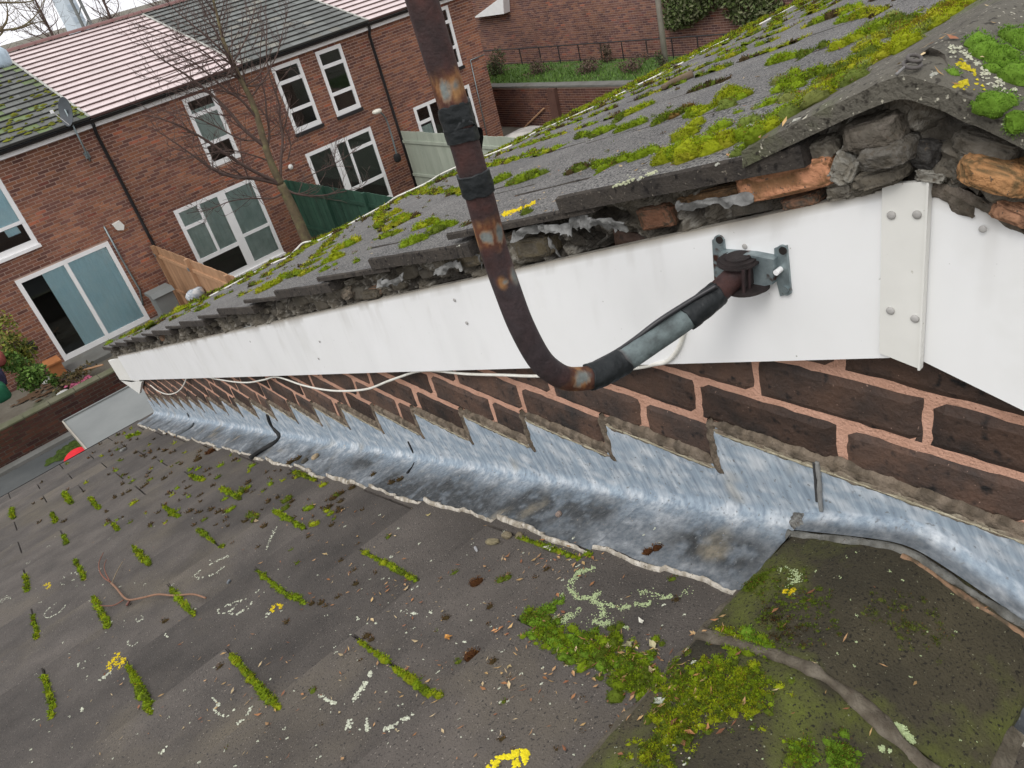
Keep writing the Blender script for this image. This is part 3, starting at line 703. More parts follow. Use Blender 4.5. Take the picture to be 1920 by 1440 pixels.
ridge_ribbon(-.046, -.046, .014, 7, (.20, .20, .185), (.12, .12, .11), .10, .462, .006)
ridge_ribbon(-.060, -.056, .009, 9, (.30, .19, .12), (.12, .09, .06), .10, .30, .0035)
# mortar along the feet of the ridge tiles
for sgn, yy in ((1, .463), (-1, .131)):
    n = 500; xs = np.linspace(-1.9, -.16, n); W = 7; t = np.linspace(-1, 1, W); q = np.stack([xs, xs * 0, xs * 0 + sgn], 1)
    P = np.zeros((n, W, 3)); P[..., 0] = xs[:, None]; e = .5 + .9 * fbm(q, 30, 3, 3)
    P[..., 1] = yy + (t[None] * .011 * e[:, None] + (fbm(q, 9, 2, 5)[:, None] - .5) * .01) ; nn = fbm(P.reshape(-1, 3), 90, 3, 6).reshape(n, W)
    P[..., 2] = ridge_z(.457) - .005 - .018 * (t[None] * sgn + 1) / 2 + .006 * nn
    c = np.array([.12, .105, .08]) * (.6 + .8 * nn[..., None]); b = MB(); b.grid(P, c); b.build('ridge_mortar', m_fillet, lower, smooth=True)
# lump of mortar where board line, ridge and lead meet
rock(onx(1512, 982, -.020), (.016, .022, .007), 77, (.25, .25, .235), (.15, .145, .135), None, 26, .7, .8).build('ridge_mortar', m_fillet, lower, smooth=True)

# ================================================================== surface lookup for things that lie on the roofs
bpy.context.view_layer.update()
def bvh_of(objs):
    vs, fs = [], []
    for o in objs:
        if o.type != 'MESH': continue
        me = o.data; n = len(me.vertices); a = np.zeros(n * 3, np.float32); me.vertices.foreach_get('co', a); a = a.reshape(-1, 3)
        M_ = np.array(o.matrix_world); a = a @ M_[:3, :3].T + M_[:3, 3]; off = len(vs); vs.extend(a.tolist())
        fs.extend([[i + off for i in p.vertices] for p in me.polygons])
    return BVHTree.FromPolygons(vs, fs)
roof_objs = list(lo_roof.children) + list(up_roof.children)
bv_low = bvh_of([o for o in lo_roof.children] + [lead]); bv_up = bvh_of(list(up_roof.children))
def hit(px, py, bv):
    d = Vector(ray(px, py)).normalized(); h = bv.ray_cast(Vector(CAM), d, 30)
    if h[0] is None: return None, None
    n = np.array(h[1]); n = -n if n @ np.array(d) > 0 else n
    return np.array(h[0]), n
def drop(x, y, bv):
    h = bv.ray_cast(Vector((x, y, .5)), Vector((0, 0, -1)), 10)
    if h[0] is None: return None, None
    n = np.array(h[1]); n = n if n[2] > 0 else -n
    return np.array(h[0]), n

# ================================================================== moss
class Blobs:
    def __init__(s): s.a = []
    def add(s, c, n, rx, ry, h, tint, yaw=0.0, sp=60, brown=0.0): s.a.append((c, n, rx, ry, h, tint, yaw, sp, brown))
    def build(s, name, label, cat, group=None, blade=.0024):
        mb = MB(); nt_, np_ = 6, 11
        th = np.linspace(0, math.pi / 2 * 1.08, nt_); ph = np.linspace(0, 2 * math.pi, np_)
        T, Pp = np.meshgrid(th, ph, indexing='ij'); tpl = np.stack([np.sin(T) * np.cos(Pp), np.sin(T) * np.sin(Pp), np.cos(T)], -1).reshape(-1, 3)
        BV, BT, BC = [], [], []; cnt = 0
        for (c, n, rx, ry, h, tint, yaw, sp, brown) in s.a:
            n = n / np.linalg.norm(n); ax = np.array([math.cos(yaw), math.sin(yaw), 0]); ax = ax - n * (ax @ n); ax /= np.linalg.norm(ax); ay = np.cross(n, ax)
            Bq = np.stack([ax, ay, n]); sz = np.array([rx, ry, h]); sd = int(abs(c[0] * 9173 + c[1] * 7919)) % 977
            nn = 1 + (fbm(tpl * 2.0 + c * 40, 1.4, 2, sd) - .5) * .7
            v = c + (tpl * sz * nn[:, None]) @ Bq - n * .002
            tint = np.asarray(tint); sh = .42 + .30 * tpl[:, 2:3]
            dist = np.linalg.norm(c - CAM); blade_ = blade * max(.62, dist / 1.05); sp = int(min(700, max(10, sp * .2, 2.2 * rx * ry / (blade_ ** 2 * .34))))
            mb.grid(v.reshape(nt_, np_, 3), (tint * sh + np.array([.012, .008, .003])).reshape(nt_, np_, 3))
            u = rng.normal(size=(sp, 3)); u[:, 2] = np.abs(u[:, 2]) * .9 + .1; u /= np.linalg.norm(u, axis=1)[:, None]
            k = 1 + (fbm(u * 2.0 + c * 40, 1.4, 2, sd) - .5) * .7
            p = u * sz * k[:, None]; dirn = u / sz; dirn /= np.linalg.norm(dirn, axis=1)[:, None]; dirn += rng.normal(size=(sp, 3)) * .35; dirn /= np.linalg.norm(dirn, axis=1)[:, None]
            side = np.cross(dirn, rng.normal(size=(sp, 3))); side /= np.linalg.norm(side, axis=1)[:, None]
            L_ = blade_ * (.6 + .8 * rng.random((sp, 1))); wd = blade_ * .24
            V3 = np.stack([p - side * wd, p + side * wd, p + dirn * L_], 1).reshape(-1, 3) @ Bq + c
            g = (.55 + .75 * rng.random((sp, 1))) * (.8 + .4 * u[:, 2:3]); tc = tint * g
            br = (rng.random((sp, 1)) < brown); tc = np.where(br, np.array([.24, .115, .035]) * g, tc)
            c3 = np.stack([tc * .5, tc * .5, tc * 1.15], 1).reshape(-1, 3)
            BV.append(V3); BC.append(c3); BT.append(np.arange(3 * sp).reshape(-1, 3) + cnt); cnt += 3 * sp
        mb.add(np.vstack(BV), None, np.vstack(BT), np.vstack(BC))
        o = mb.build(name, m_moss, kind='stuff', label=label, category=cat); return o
G1 = (.235, .345, .012); G2 = (.340, .400, .012); G3 = (.120, .175, .016); G4 = (.390, .400, .020); G5 = (.175, .320, .025); BN = (.070, .050, .022)

lowm = Blobs(); upm = Blobs()
def seg_moss(B, bv, p0, p1, r, h, tints, dens=1.0, sp=60, brown=.0, wid=0.0, snap=False, step=None, w0=None, joint=False):
    if w0 is None:
        A, _ = hit(*p0, bv); Bq, _ = hit(*p1, bv)
        if A is None or Bq is None: return
    else: A, Bq = np.array(w0[0]), np.array(w0[1])
    if joint:                                               # settle into the gap between the two tiles
        row = int(math.floor(((A[1] + Bq[1]) / 2 * KS - .80) / .3125)); o_ = -.172 if row % 2 == 0 else -.0047; xm = (A[0] + Bq[0]) / 2
        xj = o_ - LW * round((o_ - xm) / LW)
        if abs(xj - xm) < .06 and abs(A[0] - Bq[0]) < .06: A[0] = Bq[0] = xj - .002
    L = np.linalg.norm(Bq - A)
    if bv is bv_up and w0 is None and L > .26:               # a streak is never longer than a tile
        mid_ = A if p0[0] > 1500 else (A + Bq) / 2; dd_ = (Bq - A) / L; A, Bq = mid_ - dd_ * .12, mid_ + dd_ * .12; L = .24
    n = max(1, int(L / (step or r * .85) * dens))
    for i in range(n):
        t = (i + .5) / n; c = A + (Bq - A) * t; x = c[0] + rng.normal() * wid; y = c[1] + rng.normal() * wid * .6
        q, nn = drop(x, y, bv)
        if q is None: continue
        s_ = (.65 + .7 * random.random()) * (.75 + .25 * math.sin(math.pi * t)) * (.62 + .75 * float(vnoise(np.array([[c[0] * 31, c[1] * 31, 1.7]]))[0])); tint = np.array(random.choice(tints)) * random.uniform(.8, 1.15)
        B.add(q, nn, r * s_ * random.uniform(.8, 1.2), r * s_ * random.uniform(.9, 1.5), h * s_, tint, random.uniform(-.3, .3), sp, brown)
# joints of the lower roof
low_segs = [((670, 1205), (812, 1322), .0085), ((430, 1235), (522, 1330), .0095), ((245, 1245), (297, 1330), .0095), ((92, 1262), (115, 1335), .009), ((485, 1072), (572, 1133), .0085),
            ((318, 1105), (365, 1155), .0105), ((178, 1122), (208, 1175), .010), ((68, 1150), (82, 1190), .009), ((680, 1040), (775, 1095), .0085), ((248, 1026), (282, 1060), .0105),
            ((370, 995), (398, 1022), .0095), ((405, 1030), (425, 1022), .008), ((508, 963), (562, 1000), .010), ((38, 1085), (48, 1112), .010), ((140, 1052), (162, 1086), .010), ((960, 1015), (1085, 1065), .008), ((303, 955), (328, 975), .010),
            ((198, 990), (208, 1004), .009), ((408, 920), (452, 935), .014), ((440, 935), (470, 912), .014), ((120, 925), (135, 945), .012), ((20, 955), (22, 975), .012), ((92, 967), (102, 982), .012),
            ((160, 940), (170, 965), .012), ((545, 888), (590, 902), .012), ((335, 905), (360, 915), .014), ((240, 820), (262, 815), .016), ((110, 1010), (118, 1025), .011)]
for p0, p1, r in low_segs:
    seg_moss(lowm, bv_low, p0, p1, r * .74, r * .8, [G1, G1, G2, G3], 1.35, 60, .03, joint=True, wid=.0012)
for r in range(0, 15):                                      # the joints farther along the roof
    for k in range(0, 14):
        xj = (-.172 if r % 2 == 0 else -.0047) - LW * k; y1 = (.80 + .3125 * (r + 1)) / KS
        if xj > -1.12 or random.random() > .75: continue
        L_ = random.uniform(.12, .28); seg_moss(lowm, bv_low, None, None, .007, .007, [G1, G2, G3], 1.3, 30, .05, .0012, w0=((xj, y1 - L_, 0), (xj, y1 - .01, 0)))
# moss bed along the foot of the ridge tile and on the ridge
for p0, p1, r, wd, dn, tt in [((985, 1150), (1040, 1190), .010, .010, 2.6, [G1, G5, G3]), ((1000, 1180), (1110, 1225), .010, .010, 3.0, [G1, G5]), ((1080, 1205), (1190, 1260), .010, .014, 3.4, [G1, G5, G3]),
                              ((1150, 1250), (1280, 1290), .009, .012, 3.2, [G1, G3]), ((1010, 1155), (1050, 1130), .010, .008, 2.0, [G5]), ((1100, 1200), (1250, 1255), .008, .018, 2.0, [G3, G1]),
                              ((1300, 1250), (1420, 1290), .007, .016, 5.5, [G2, G1, G3]), ((1250, 1290), (1440, 1310), .0065, .018, 5.5, [G2, G3, G1]), ((1230, 1340), (1400, 1330), .0065, .018, 5.0, [G2, G3]),
                              ((1200, 1400), (1300, 1380), .0065, .014, 3.6, [G3, G2]), ((1180, 1430), (1290, 1420), .006, .014, 2.4, [G3, G2]), ((1345, 1185), (1395, 1215), .007, .007, 3.4, [G1, G2]), ((1390, 1205), (1440, 1222), .008, .007, 3.4, [G1, G5]),
                              ((1400, 1100), (1440, 1080), .006, .007, 2.5, [G3]), ((1430, 1150), (1500, 1200), .0045, .014, 2.2, [G3, BN]), ((1440, 1100), (1560, 1180), .004, .02, 1.6, [G3]), ((1490, 1395), (1520, 1430), .0055, .009, 9, [G5, G3, G1]),
                              ((1560, 1400), (1600, 1440), .0055, .009, 9, [G5, G3]), ((1640, 1130), (1760, 1200), .004, .02, 2.0, [(.12, .15, .03)])]:
    seg_moss(lowm, bv_low, p0, p1, r * .72, r * .55, tt, dn * 1.25, 75, .08, wd)
# scattered tufts and brown crumbs towards the eaves
for i in range(330):
    px = random.uniform(60, 640); py = random.uniform(800, 990); q, n = hit(px, py, bv_low)
    if q is None or q[2] > -.9 or q[0] > -.16: continue
    if random.random() > (.9 if px > 200 else .25): continue
    gr = random.random() < .30; r = random.uniform(.003, .011) * (1.3 if gr else 1)
    lowm.add(q, n, r, r * random.uniform(1, 1.8), r * .7, random.choice([G1, G2, G3]) if gr else BN, random.uniform(0, 3), 24, .3)
for i in range(60):
    px = random.uniform(400, 1300); py = random.uniform(930, 1440); q, n = hit(px, py, bv_low)
    if q is None or q[0] > -.16: continue
    r = random.uniform(.003, .007); lowm.add(q, n, r, r * 1.3, r * .6, random.choice([BN, BN, G3]), random.uniform(0, 3), 24, .4)
for p, r in (((893, 1093), .011), ((885, 1230), .012), ((1215, 1035), .008), ((1232, 1028), .008), ((310, 1165), .008), ((940, 1088), .009), ((952, 1083), .008), ((688, 1193), .007), ((697, 1199), .006), ((585, 1132), .007), ((602, 1131), .007),
             ((372, 862), .016), ((560, 860), .012), ((545, 868), .014), ((700, 890), .008), ((640, 925), .010), ((660, 915), .010), ((625, 935), .010), ((750, 900), .009), ((735, 905), .009), ((395, 848), .02), ((310, 845), .012)):
    q, n = hit(*p, bv_low)
    if q is not None: lowm.add(q, n, r, r * 1.2, r * .8, (.085, .03, .012) if p[0] in (893, 885, 1215, 1232, 395) else (G3 if p[0] > 900 else BN), 1, 110, .5)
o_lm = lowm.build('moss', 'green moss lining the tile joints and ridge foot of the dark foreground roof', 'moss')

# upper roof: streaks in the joints between tiles
up_segs = [((1240, 303), (1400, 258), .020, [G2, G2, G1], 3.2, .008), ((1290, 300), (1385, 262), .016, [G4, G1], 2.5, .010), ((1463, 170), (1540, 137), .013, [G1, G3], 2.6, .004), ((1550, 150), (1640, 112), .020, [G2, G3, G4], 2.6, .010), ((1610, 125), (1693, 93), .018, [G4, G2], 2.4, .008),
           ((1567, 93), (1617, 70), .016, [G1, G2], 2.5, .006), ((1613, 67), (1713, 40), .016, [G1, G3], 2.2, .006), ((1443, 120), (1493, 107), .016, [G1], 2.2, .004), ((1497, 103), (1553, 90), .012, [G3], 2, .004), ((1290, 215), (1405, 182), .017, [G1, G2], 2.8, .006),
           ((1293, 173), (1363, 150), .012, [G3, BN], 2, .006), ((1553, 33), (1613, 10), .020, [G1], 2, .01), ((1570, 43), (1630, 27), .016, [G1], 2, .008), ((1633, 27), (1720, 2), .014, [G2, G4, BN], 1.8, .010), ((1720, 45), (1790, 22), .014, [G4, (.20, .15, .02), G2], 2.2, .010), ((1790, 20), (1850, 5), .014, [(.22, .17, .02), G2], 2.2, .010),
           ((1050, 277), (1113, 253), .013, [G3, G1], 2.3, .004), ((1113, 257), (1153, 240), .015, [G1, G3], 2.3, .004), ((1153, 250), (1207, 230), .015, [G1], 2.5, .004), ((1175, 217), (1227, 193), .015, [G1, G2], 2.3, .004), ((1223, 237), (1267, 213), .014, [G1, G3], 2.3, .004), ((1260, 222), (1290, 205), .014, [G3, (.2, .12, .03)], 2.3, .006),
           ((953, 347), (1017, 327), .013, [G1, G3], 2.3, .005), ((923, 347), (953, 332), .014, [G1], 2.5, .004), ((1067, 325), (1107, 313), .012, [G3, BN], 2.2, .005), ((1120, 308), (1173, 300), .012, [G1, G3], 2.2, .005), ((1180, 303), (1233, 283), .015, [G1], 2.5, .006), ((913, 313), (960, 300), .016, [G1, G2], 2, .008), ((953, 297), (1043, 277), .016, [G1], 1.6, .008),
           ((763, 460), (800, 447), .013, [G1], 2.8, .004), ((800, 443), (833, 430), .013, [G3], 2.6, .004), ((780, 430), (817, 417), .016, [G1, G2], 2.6, .006), ((815, 428), (857, 420), .012, [G1], 2.2, .005), ((730, 398), (765, 405), .022, [G2, G4], 3, .010), ((745, 412), (780, 417), .02, [G4, G1], 3, .008), ((610, 495), (638, 483), .018, [G1, G2], 2.4, .006), ((630, 470), (665, 458), .018, [G1, G4], 2.4, .008),
           ((605, 508), (623, 500), .014, [G1], 2.2, .004), ((662, 495), (673, 490), .012, [G1], 2, .004), ((487, 548), (523, 530), .018, [G4, G2], 2.6, .006), ((525, 520), (562, 510), .018, [G1, G2], 2.6, .006), ((1155, 230), (1170, 215), .010, [G3], 2, .003), ((1090, 315), (1100, 312), .006, [G3], 2, .003), ((985, 400), (990, 398), .008, [G3, BN], 2, .002)]
for p0, p1, r, tt, dn, wd in up_segs:
    dd = .85 if p0[0] < 1250 else .80
    seg_moss(upm, bv_up, p0, p1, r * dd, r * .95 * dd, tt, dn, 85 if p0[0] > 1200 else 45, .05, wd)
for cx_, cy_, sx_, sy_, n_m, r_m, tt_ in ((.14, .515, .035, .014, 22, .014, [G2, G4, G1]), (.03, .505, .02, .008, 8, .011, [G1, G2]), (.30, .535, .03, .02, 14, .014, [G2, (.26, .20, .02), G4]), (.48, .56, .07, .03, 22, .014, [(.26, .20, .02), G2, G4]), (.24, .60, .02, .03, 9, .011, [G1, G3])):
    for i in range(n_m):                                      # mounds lodged against the foot of the ridge tiles
        q, n = drop(random.gauss(cx_, sx_), random.gauss(cy_, sy_), bv_up)
        if q is None: continue
        r = r_m * random.uniform(.6, 1.25); upm.add(q, n, r, r * 1.3, r * .75, np.array(random.choice(tt_)) * random.uniform(.8, 1.15), random.uniform(-1, 1), 80, .06)
# moss band over the left leg of the ridge tiles
for i in range(210):
    x = random.uniform(-.045, .8)
    if vnoise(np.array([[x * 13.0, 3.3, 0]]))[0] < .36: continue; y = YR + .158 - abs(rng.normal()) * .030
    if x < .1: y = YR + .165 - abs(rng.normal()) * .020
    if random.random() < .25: y += .03
    q, n = drop(x, y, bv_up)
    if q is None: continue
    r = random.uniform(.005, .015); upm.add(q, n, r, r * 1.3, r * .95, np.array(random.choice([G1, (.20, .27, .05), (.26, .30, .08), G2])) * random.uniform(.8, 1.15), random.uniform(-1, 1), 80, .08)
for (px, py, r) in ((1835, 85, .013), (1850, 103, .014), (1868, 112, .012), (1885, 105, .012), (1878, 120, .009), (1905, 75, .014), (1918, 85, .013), (1900, 145, .014), (1920, 140, .014), (1862, 195, .012), (1850, 198, .010), (1892, 190, .008), (1905, 230, .009), (1788, 137, .006), (1860, 130, .008), (1890, 65, .009)):
    q, n = hit(px, py, bv_up)
    if q is not None: upm.add(q, n, r, r * 1.05, r * .85, (.17, .33, .035), 0, 260, .0)
# procedural joints over the rest of the roof
for r in range(0, 17):
    y1 = (.817 + .319 * r) / KS
    for k in range(0, 26):
        x = (-.060 + UW * (k + 1)) if r % 2 == 0 else (-.056 + UW * (k + .5))
        if y1 < 1.5 and x < 1.2: continue
        pr = .62 + .35 * (y1 / 5.9)
        if random.random() > pr: continue
        L_ = random.uniform(.08, .3); ys_ = y1 - random.uniform(0, .05)
        seg_moss(upm, bv_up, None, None, random.uniform(.011, .019), random.uniform(.008, .014), [G1, G2, G1, G3, G4, BN], 1.2 + y1 * .12, 16, .12, .006 + .004 * (y1 > 4), w0=((x, ys_ - L_, 0), (x, ys_, 0)))
for i in range(900):                                         # thick growth near the eaves
    x = random.uniform(-.04, 7.5); y = 5.9 - abs(rng.normal()) * .55; q, n = drop(x, y, bv_up)
    if q is None: continue
    r = random.uniform(.012, .034); upm.add(q, n, r, r * 1.4, r * .55, random.choice([G1, G2, G3, G3, BN, G4]), random.uniform(-2, 2), 22, .12)
for i in range(260):                                         # little dark tufts
    x = random.uniform(-.03, 3) ; y = random.uniform(.5, 5); q, n = drop(x, y, bv_up)
    if q is None: continue
    r = random.uniform(.003, .008); upm.add(q, n, r, r * 1.5, r * .6, random.choice([BN, G3, G3]), random.uniform(0, 3), 14, .4)
upm.build('moss', 'bright moss cushions and streaks on the upper roof to the right', 'moss')

# ================================================================== lichen
def crust(B, px_list, wpx, n, col, bv, rmm=(.8, 2.4), lift=.0006):
    pts = []
    for a, bq in zip(px_list[:-1], px_list[1:]):
        L = math.hypot(bq[0] - a[0], bq[1] - a[1]); k = max(1, int(n * L / 20))
        for i in range(k):
            t = random.random(); pts.append((a[0] + (bq[0] - a[0]) * t + random.gauss(0, wpx / 2.2), a[1] + (bq[1] - a[1]) * t + random.gauss(0, wpx / 3.0)))
    sd_ = random.random() * 50; gate = fbm(np.array([[p[0] * .11 + sd_, p[1] * .11, 0] for p in pts]), 1, 2, 7)
    for p, g_ in zip(pts, gate):
        if g_ < .43: continue
        q, nn = hit(*p, bv)
        if q is None: continue
        if nn[2] < 0: nn = -nn
        if nn[2] < .4: continue
        r = random.uniform(*rmm) / 1000; k = 6; a0 = random.random() * 6; ax = np.array([1, 0, 0]) - nn * nn[0]; ax /= np.linalg.norm(ax); ay = np.cross(nn, ax)
        q = q + nn * (lift + random.random() * .0008); rr = [r * random.uniform(.6, 1.25) for _ in range(k)]
        V = [q + nn * .0004 + ax * r * .1] + [q - nn * .0007 + ax * rr[i] * math.cos(a0 + i * 6.283 / k) + ay * rr[i] * 1.25 * math.sin(a0 + i * 6.283 / k) for i in range(k)]
        B.add(V, None, [[0, i + 1, (i + 1) % k + 1] for i in range(k)], np.asarray(col) * random.uniform(.75, 1.12))
def ell(cx, cy, rx, ry, rot, a0=0, a1=6.4, k=14):
    return [(cx + rx * math.cos(t) * math.cos(rot) - ry * math.sin(t) * math.sin(rot), cy + rx * math.cos(t) * math.sin(rot) + ry * math.sin(t) * math.cos(rot)) for t in np.linspace(a0, a1, k)]
WL = (.56, .58, .48); WG = (.44, .52, .30); YL = (.66, .50, .02)
wl = MB(); yl = MB()
rings = [([(428, 1043), (400, 1055), (372, 1072), (362, 1082), (378, 1084), (404, 1076), (425, 1058)], 2.2, 22), ([(485, 1105), (472, 1122), (440, 1130), (412, 1140), (408, 1148), (425, 1150), (438, 1140)], 3, 26),
         ([(430, 1150), (445, 1152), (465, 1140), (472, 1128)], 3, 22), (ell(103, 1143, 24, 9, -.62), 1.6, 20), ([(163, 1268), (164, 1280), (182, 1279), (205, 1262), (222, 1245)], 3.5, 30), ([(143, 1253), (148, 1243), (160, 1240)], 3, 24),
         ([(600, 1302), (612, 1314), (632, 1320), (655, 1316), (672, 1300), (685, 1280), (700, 1252)], 5, 60), ([(655, 1350), (652, 1368), (668, 1376), (688, 1366), (690, 1352)], 5, 60), ([(715, 1368), (740, 1362), (762, 1348), (772, 1338)], 5, 50),
         ([(398, 1308), (412, 1322), (400, 1330), (412, 1340), (428, 1345), (440, 1330)], 3, 26), ([(445, 1358), (462, 1345), (472, 1325)], 2.5, 24), ([(130, 1345), (145, 1338), (155, 1330)], 4, 50), ([(300, 1412), (306, 1408), (310, 1400)], 4, 40), (ell(250, 1203, 12, 6, -.4, 1, 5), 2.2, 20),
         (ell(262, 1160, 8, 4, -.4), 1.8, 16), (ell(130, 1085, 18, 7, -.6), 1.8, 20), ([(0, 1128), (12, 1120), (24, 1122)], 4, 30), ([(48, 1058), (62, 1050)], 2.5, 20), ([(308, 1190), (318, 1196)], 3, 22), ([(345, 1210), (360, 1205)], 2, 16), ([(495, 1160), (500, 1150), (508, 1150)], 3, 24), ([(520, 985), (508, 1010), (500, 1030)], 3, 20), ([(765, 1150), (790, 1152), (815, 1145)], 4, 22), ([(860, 1210), (876, 1200)], 4, 22), ([(730, 1045), (745, 1044)], 3, 24), ([(670, 1165), (672, 1158)], 4, 24), ([(690, 1170), (708, 1168)], 4, 24), ([(380, 1065), (395, 1050)], 1, 8)]
for P, wd, dn in rings: crust(wl, P, wd, dn, WL, bv_low)
for P, wd, dn in [([(1114, 1065), (1087, 1072), (1071, 1087), (1069, 1106), (1084, 1121), (1110, 1121), (1125, 1110)], 7, 110), ([(1110, 1125), (1132, 1136), (1129, 1155), (1140, 1170), (1121, 1170), (1102, 1155)], 8, 110), ([(1039, 1155), (1054, 1166), (1072, 1151), (1085, 1140)], 9, 90),
                  ([(1140, 1132), (1162, 1140), (1200, 1134), (1230, 1129), (1262, 1117)], 8, 90), ([(1195, 1115), (1215, 1110), (1240, 1118)], 10, 40), ([(1275, 1118), (1292, 1105)], 9, 30), ([(1160, 1175), (1180, 1178)], 6, 40), ([(1462, 1068), (1490, 1072), (1500, 1085), (1468, 1098)], 10, 60), ([(1640, 1360), (1665, 1355), (1690, 1365), (1712, 1392)], 8, 110), ([(1645, 1400), (1665, 1408)], 8, 90),
                  ([(1100, 1165), (1150, 1160)], 20, 20), ([(1052, 1112), (1056, 1118)], 7, 60)]:
    crust(wl, P, wd, dn, WG, bv_low, (.5, 1.3))
for i in range(230):                                         # small splashes
    px = random.uniform(0, 1300); py = random.uniform(960, 1440)
    k = random.uniform(2, 7); crust(wl, [(px, py), (px + k, py - k * .6)], random.uniform(.8, 2.2), random.choice([12, 25, 40]), WL, bv_low, (.6, 1.4))
for i in range(34):
    px = random.uniform(1380, 1880); py = random.uniform(1030, 1440); crust(wl, [(px, py), (px + 4, py + 2)], 2.5, 30, WG, bv_low, (.4, .9))
crust(yl, ell(87, 1100, 9, 3.5, -.6), 3, 60, YL, bv_low); crust(yl, ell(220, 1240, 20, 9, -.75), 6, 90, YL, bv_low); crust(yl, ell(220, 1240, 9, 4, -.75), 6, 60, YL, bv_low); crust(yl, ell(518, 1140, 10, 5, -.5), 4, 60, YL, bv_low)
crust(yl, [(915, 1445), (935, 1425), (962, 1414), (986, 1410), (985, 1420), (968, 1432), (962, 1445)], 8, 170, (.78, .66, .03), bv_low); crust(yl, [(1470, 1108), (1482, 1112), (1490, 1103)], 5, 70, YL, bv_low)
crust(yl, [(930, 412), (955, 398), (985, 388), (1012, 375)], 5, 130, YL, bv_up, (1, 2.4)); crust(yl, [(1790, 160), (1812, 156), (1840, 165)], 9, 80, (.5, .42, .03), bv_up, (.6, 1.6)); crust(yl, [(1800, 118), (1828, 140)], 9, 60, (.5, .42, .03), bv_up, (.6, 1.6))
crust(wl, [(1400, 235), (1455, 222)], 3, 40, (.42, .46, .36), bv_up, (.8, 2)); crust(wl, [(1150, 350), (1230, 322)], 5, 30, (.5, .52, .36), bv_up, (.8, 2)); crust(wl, [(1780, 90), (1820, 105), (1860, 150), (1900, 170)], 14, 30, (.5, .5, .4), bv_up, (.6, 1.6))
for i in range(150):                                          # pale flecks on the upper tiles, drawn out down the slope
    px = random.uniform(500, 1750); py = random.uniform(40, 540); q, nn = hit(px, py, bv_up)
    if q is None or q[1] > 5: continue
    k = random.uniform(4, 20); crust(wl, [(px, py), (px + k, py - k * .34)], .7, random.choice([10, 16]), (.42, .42, .38), bv_up, (.8, 2.2))
wl.build('lichen', m_lichen, kind='stuff', label='pale grey-white lichen rings and crusts on the roof tiles', category='lichen')
yl.build('lichen', m_lichen, kind='stuff', label='bright yellow lichen patches on the roof tiles', category='lichen')

# ================================================================== leaf litter, grit, twig, stones
lt = MB()
def chip(px, py, L, W, col, bv, ang=None):
    q, n = hit(px, py, bv)
    if q is None or n[2] < .5: return
    a = random.uniform(0, 6.28) if ang is None else ang; ax = np.array([math.cos(a), math.sin(a), 0]); ax = ax - n * (ax @ n); ax /= np.linalg.norm(ax); ay = np.cross(n, ax)
    q = q + n * random.uniform(.001, .004); u = random.uniform(-.2, .5)
    V = [q - ax * L / 2, q - ay * W / 2 + n * W * u, q + ax * L / 2 + n * L * random.uniform(0, .35), q + ay * W / 2 + n * W * u, q + n * W * .1]
    lt.add(V, None, [[0, 1, 4], [1, 2, 4], [2, 3, 4], [3, 0, 4]], np.asarray(col) * random.uniform(.6, 1.1))
LC = [(.42, .20, .09), (.50, .30, .15), (.62, .48, .28), (.30, .13, .07), (.55, .36, .16)]
def litter(cx, cy, sx, sy, n, bv=bv_low, sz=1.0):
    for i in range(n):
        L = random.uniform(.004, .014) * sz; thin = random.random() < .6
        chip(random.gauss(cx, sx), random.gauss(cy, sy), L, L * (.16 if thin else .45), random.choice(LC), bv)
for a in ((1130, 1250, 90, 40, 70), (1240, 1285, 40, 25, 40), (1100, 1190, 60, 35, 30), (740, 1110, 30, 14, 24), (1060, 1045, 60, 20, 34), (1020, 1060, 50, 20, 30), (780, 1270, 30, 50, 14), (1360, 1200, 50, 40, 16), (1250, 1330, 100, 40, 26), (1180, 1240, 50, 20, 30),
          (700, 1150, 250, 150, 120), (600, 1300, 300, 90, 70), (250, 1250, 150, 90, 40), (560, 960, 70, 30, 30), (480, 1320, 60, 20, 16), (650, 1040, 30, 40, 16), (1600, 1280, 120, 100, 14), (1000, 1150, 40, 30, 20), (900, 1250, 120, 80, 40)):
    litter(*a)
for a in ((1330, 290, 80, 20, 20), (1460, 250, 60, 20, 16), (1560, 110, 80, 40, 24), (1000, 380, 50, 20, 26), (1100, 330, 120, 30, 24), (1260, 200, 100, 50, 24), (1750, 70, 60, 30, 20), (700, 480, 90, 30, 16), (1450, 180, 60, 30, 20)):
    litter(*a, bv=bv_up)
for p, L, c in (((840, 1197), .018, (.62, .30, .08)), ((1140, 1215), .013, (.70, .55, .34)), ((928, 1185), .011, (.60, .30, .13)), ((1225, 1212), .018, (.66, .60, .36)), ((1222, 1260), .012, (.66, .52, .30)), ((1203, 1168), .012, (.72, .70, .60)), ((955, 1252), .010, (.62, .48, .25)), ((1178, 1210), .020, (.42, .40, .22)),
                ((610, 1040), .012, (.65, .48, .24)), ((480, 978), .020, (.50, .38, .22)), ((1645, 955), .024, (.75, .75, .62)), ((1237, 1317), .02, (.55, .58, .48)), ((803, 966), .013, (.60, .50, .22)), ((745, 1372), .006, (.6, .5, .3)), ((1300, 1190), .01, (.6, .4, .2)), ((1030, 1030), .02, (.7, .68, .6))):
    chip(p[0], p[1], L, L * .5, c, bv_low, random.uniform(0, 3)); chip(p[0] + 3, p[1] + 1, L * .8, L * .4, c, bv_low)
for i in range(650):                                           # grit
    px = random.uniform(0, 1400); py = random.uniform(880, 1440); s = random.uniform(.0012, .003)
    chip(px, py, s, s * .8, random.choice([(.34, .30, .25), (.22, .19, .16), (.5, .42, .33), (.05, .04, .035)]), bv_low)
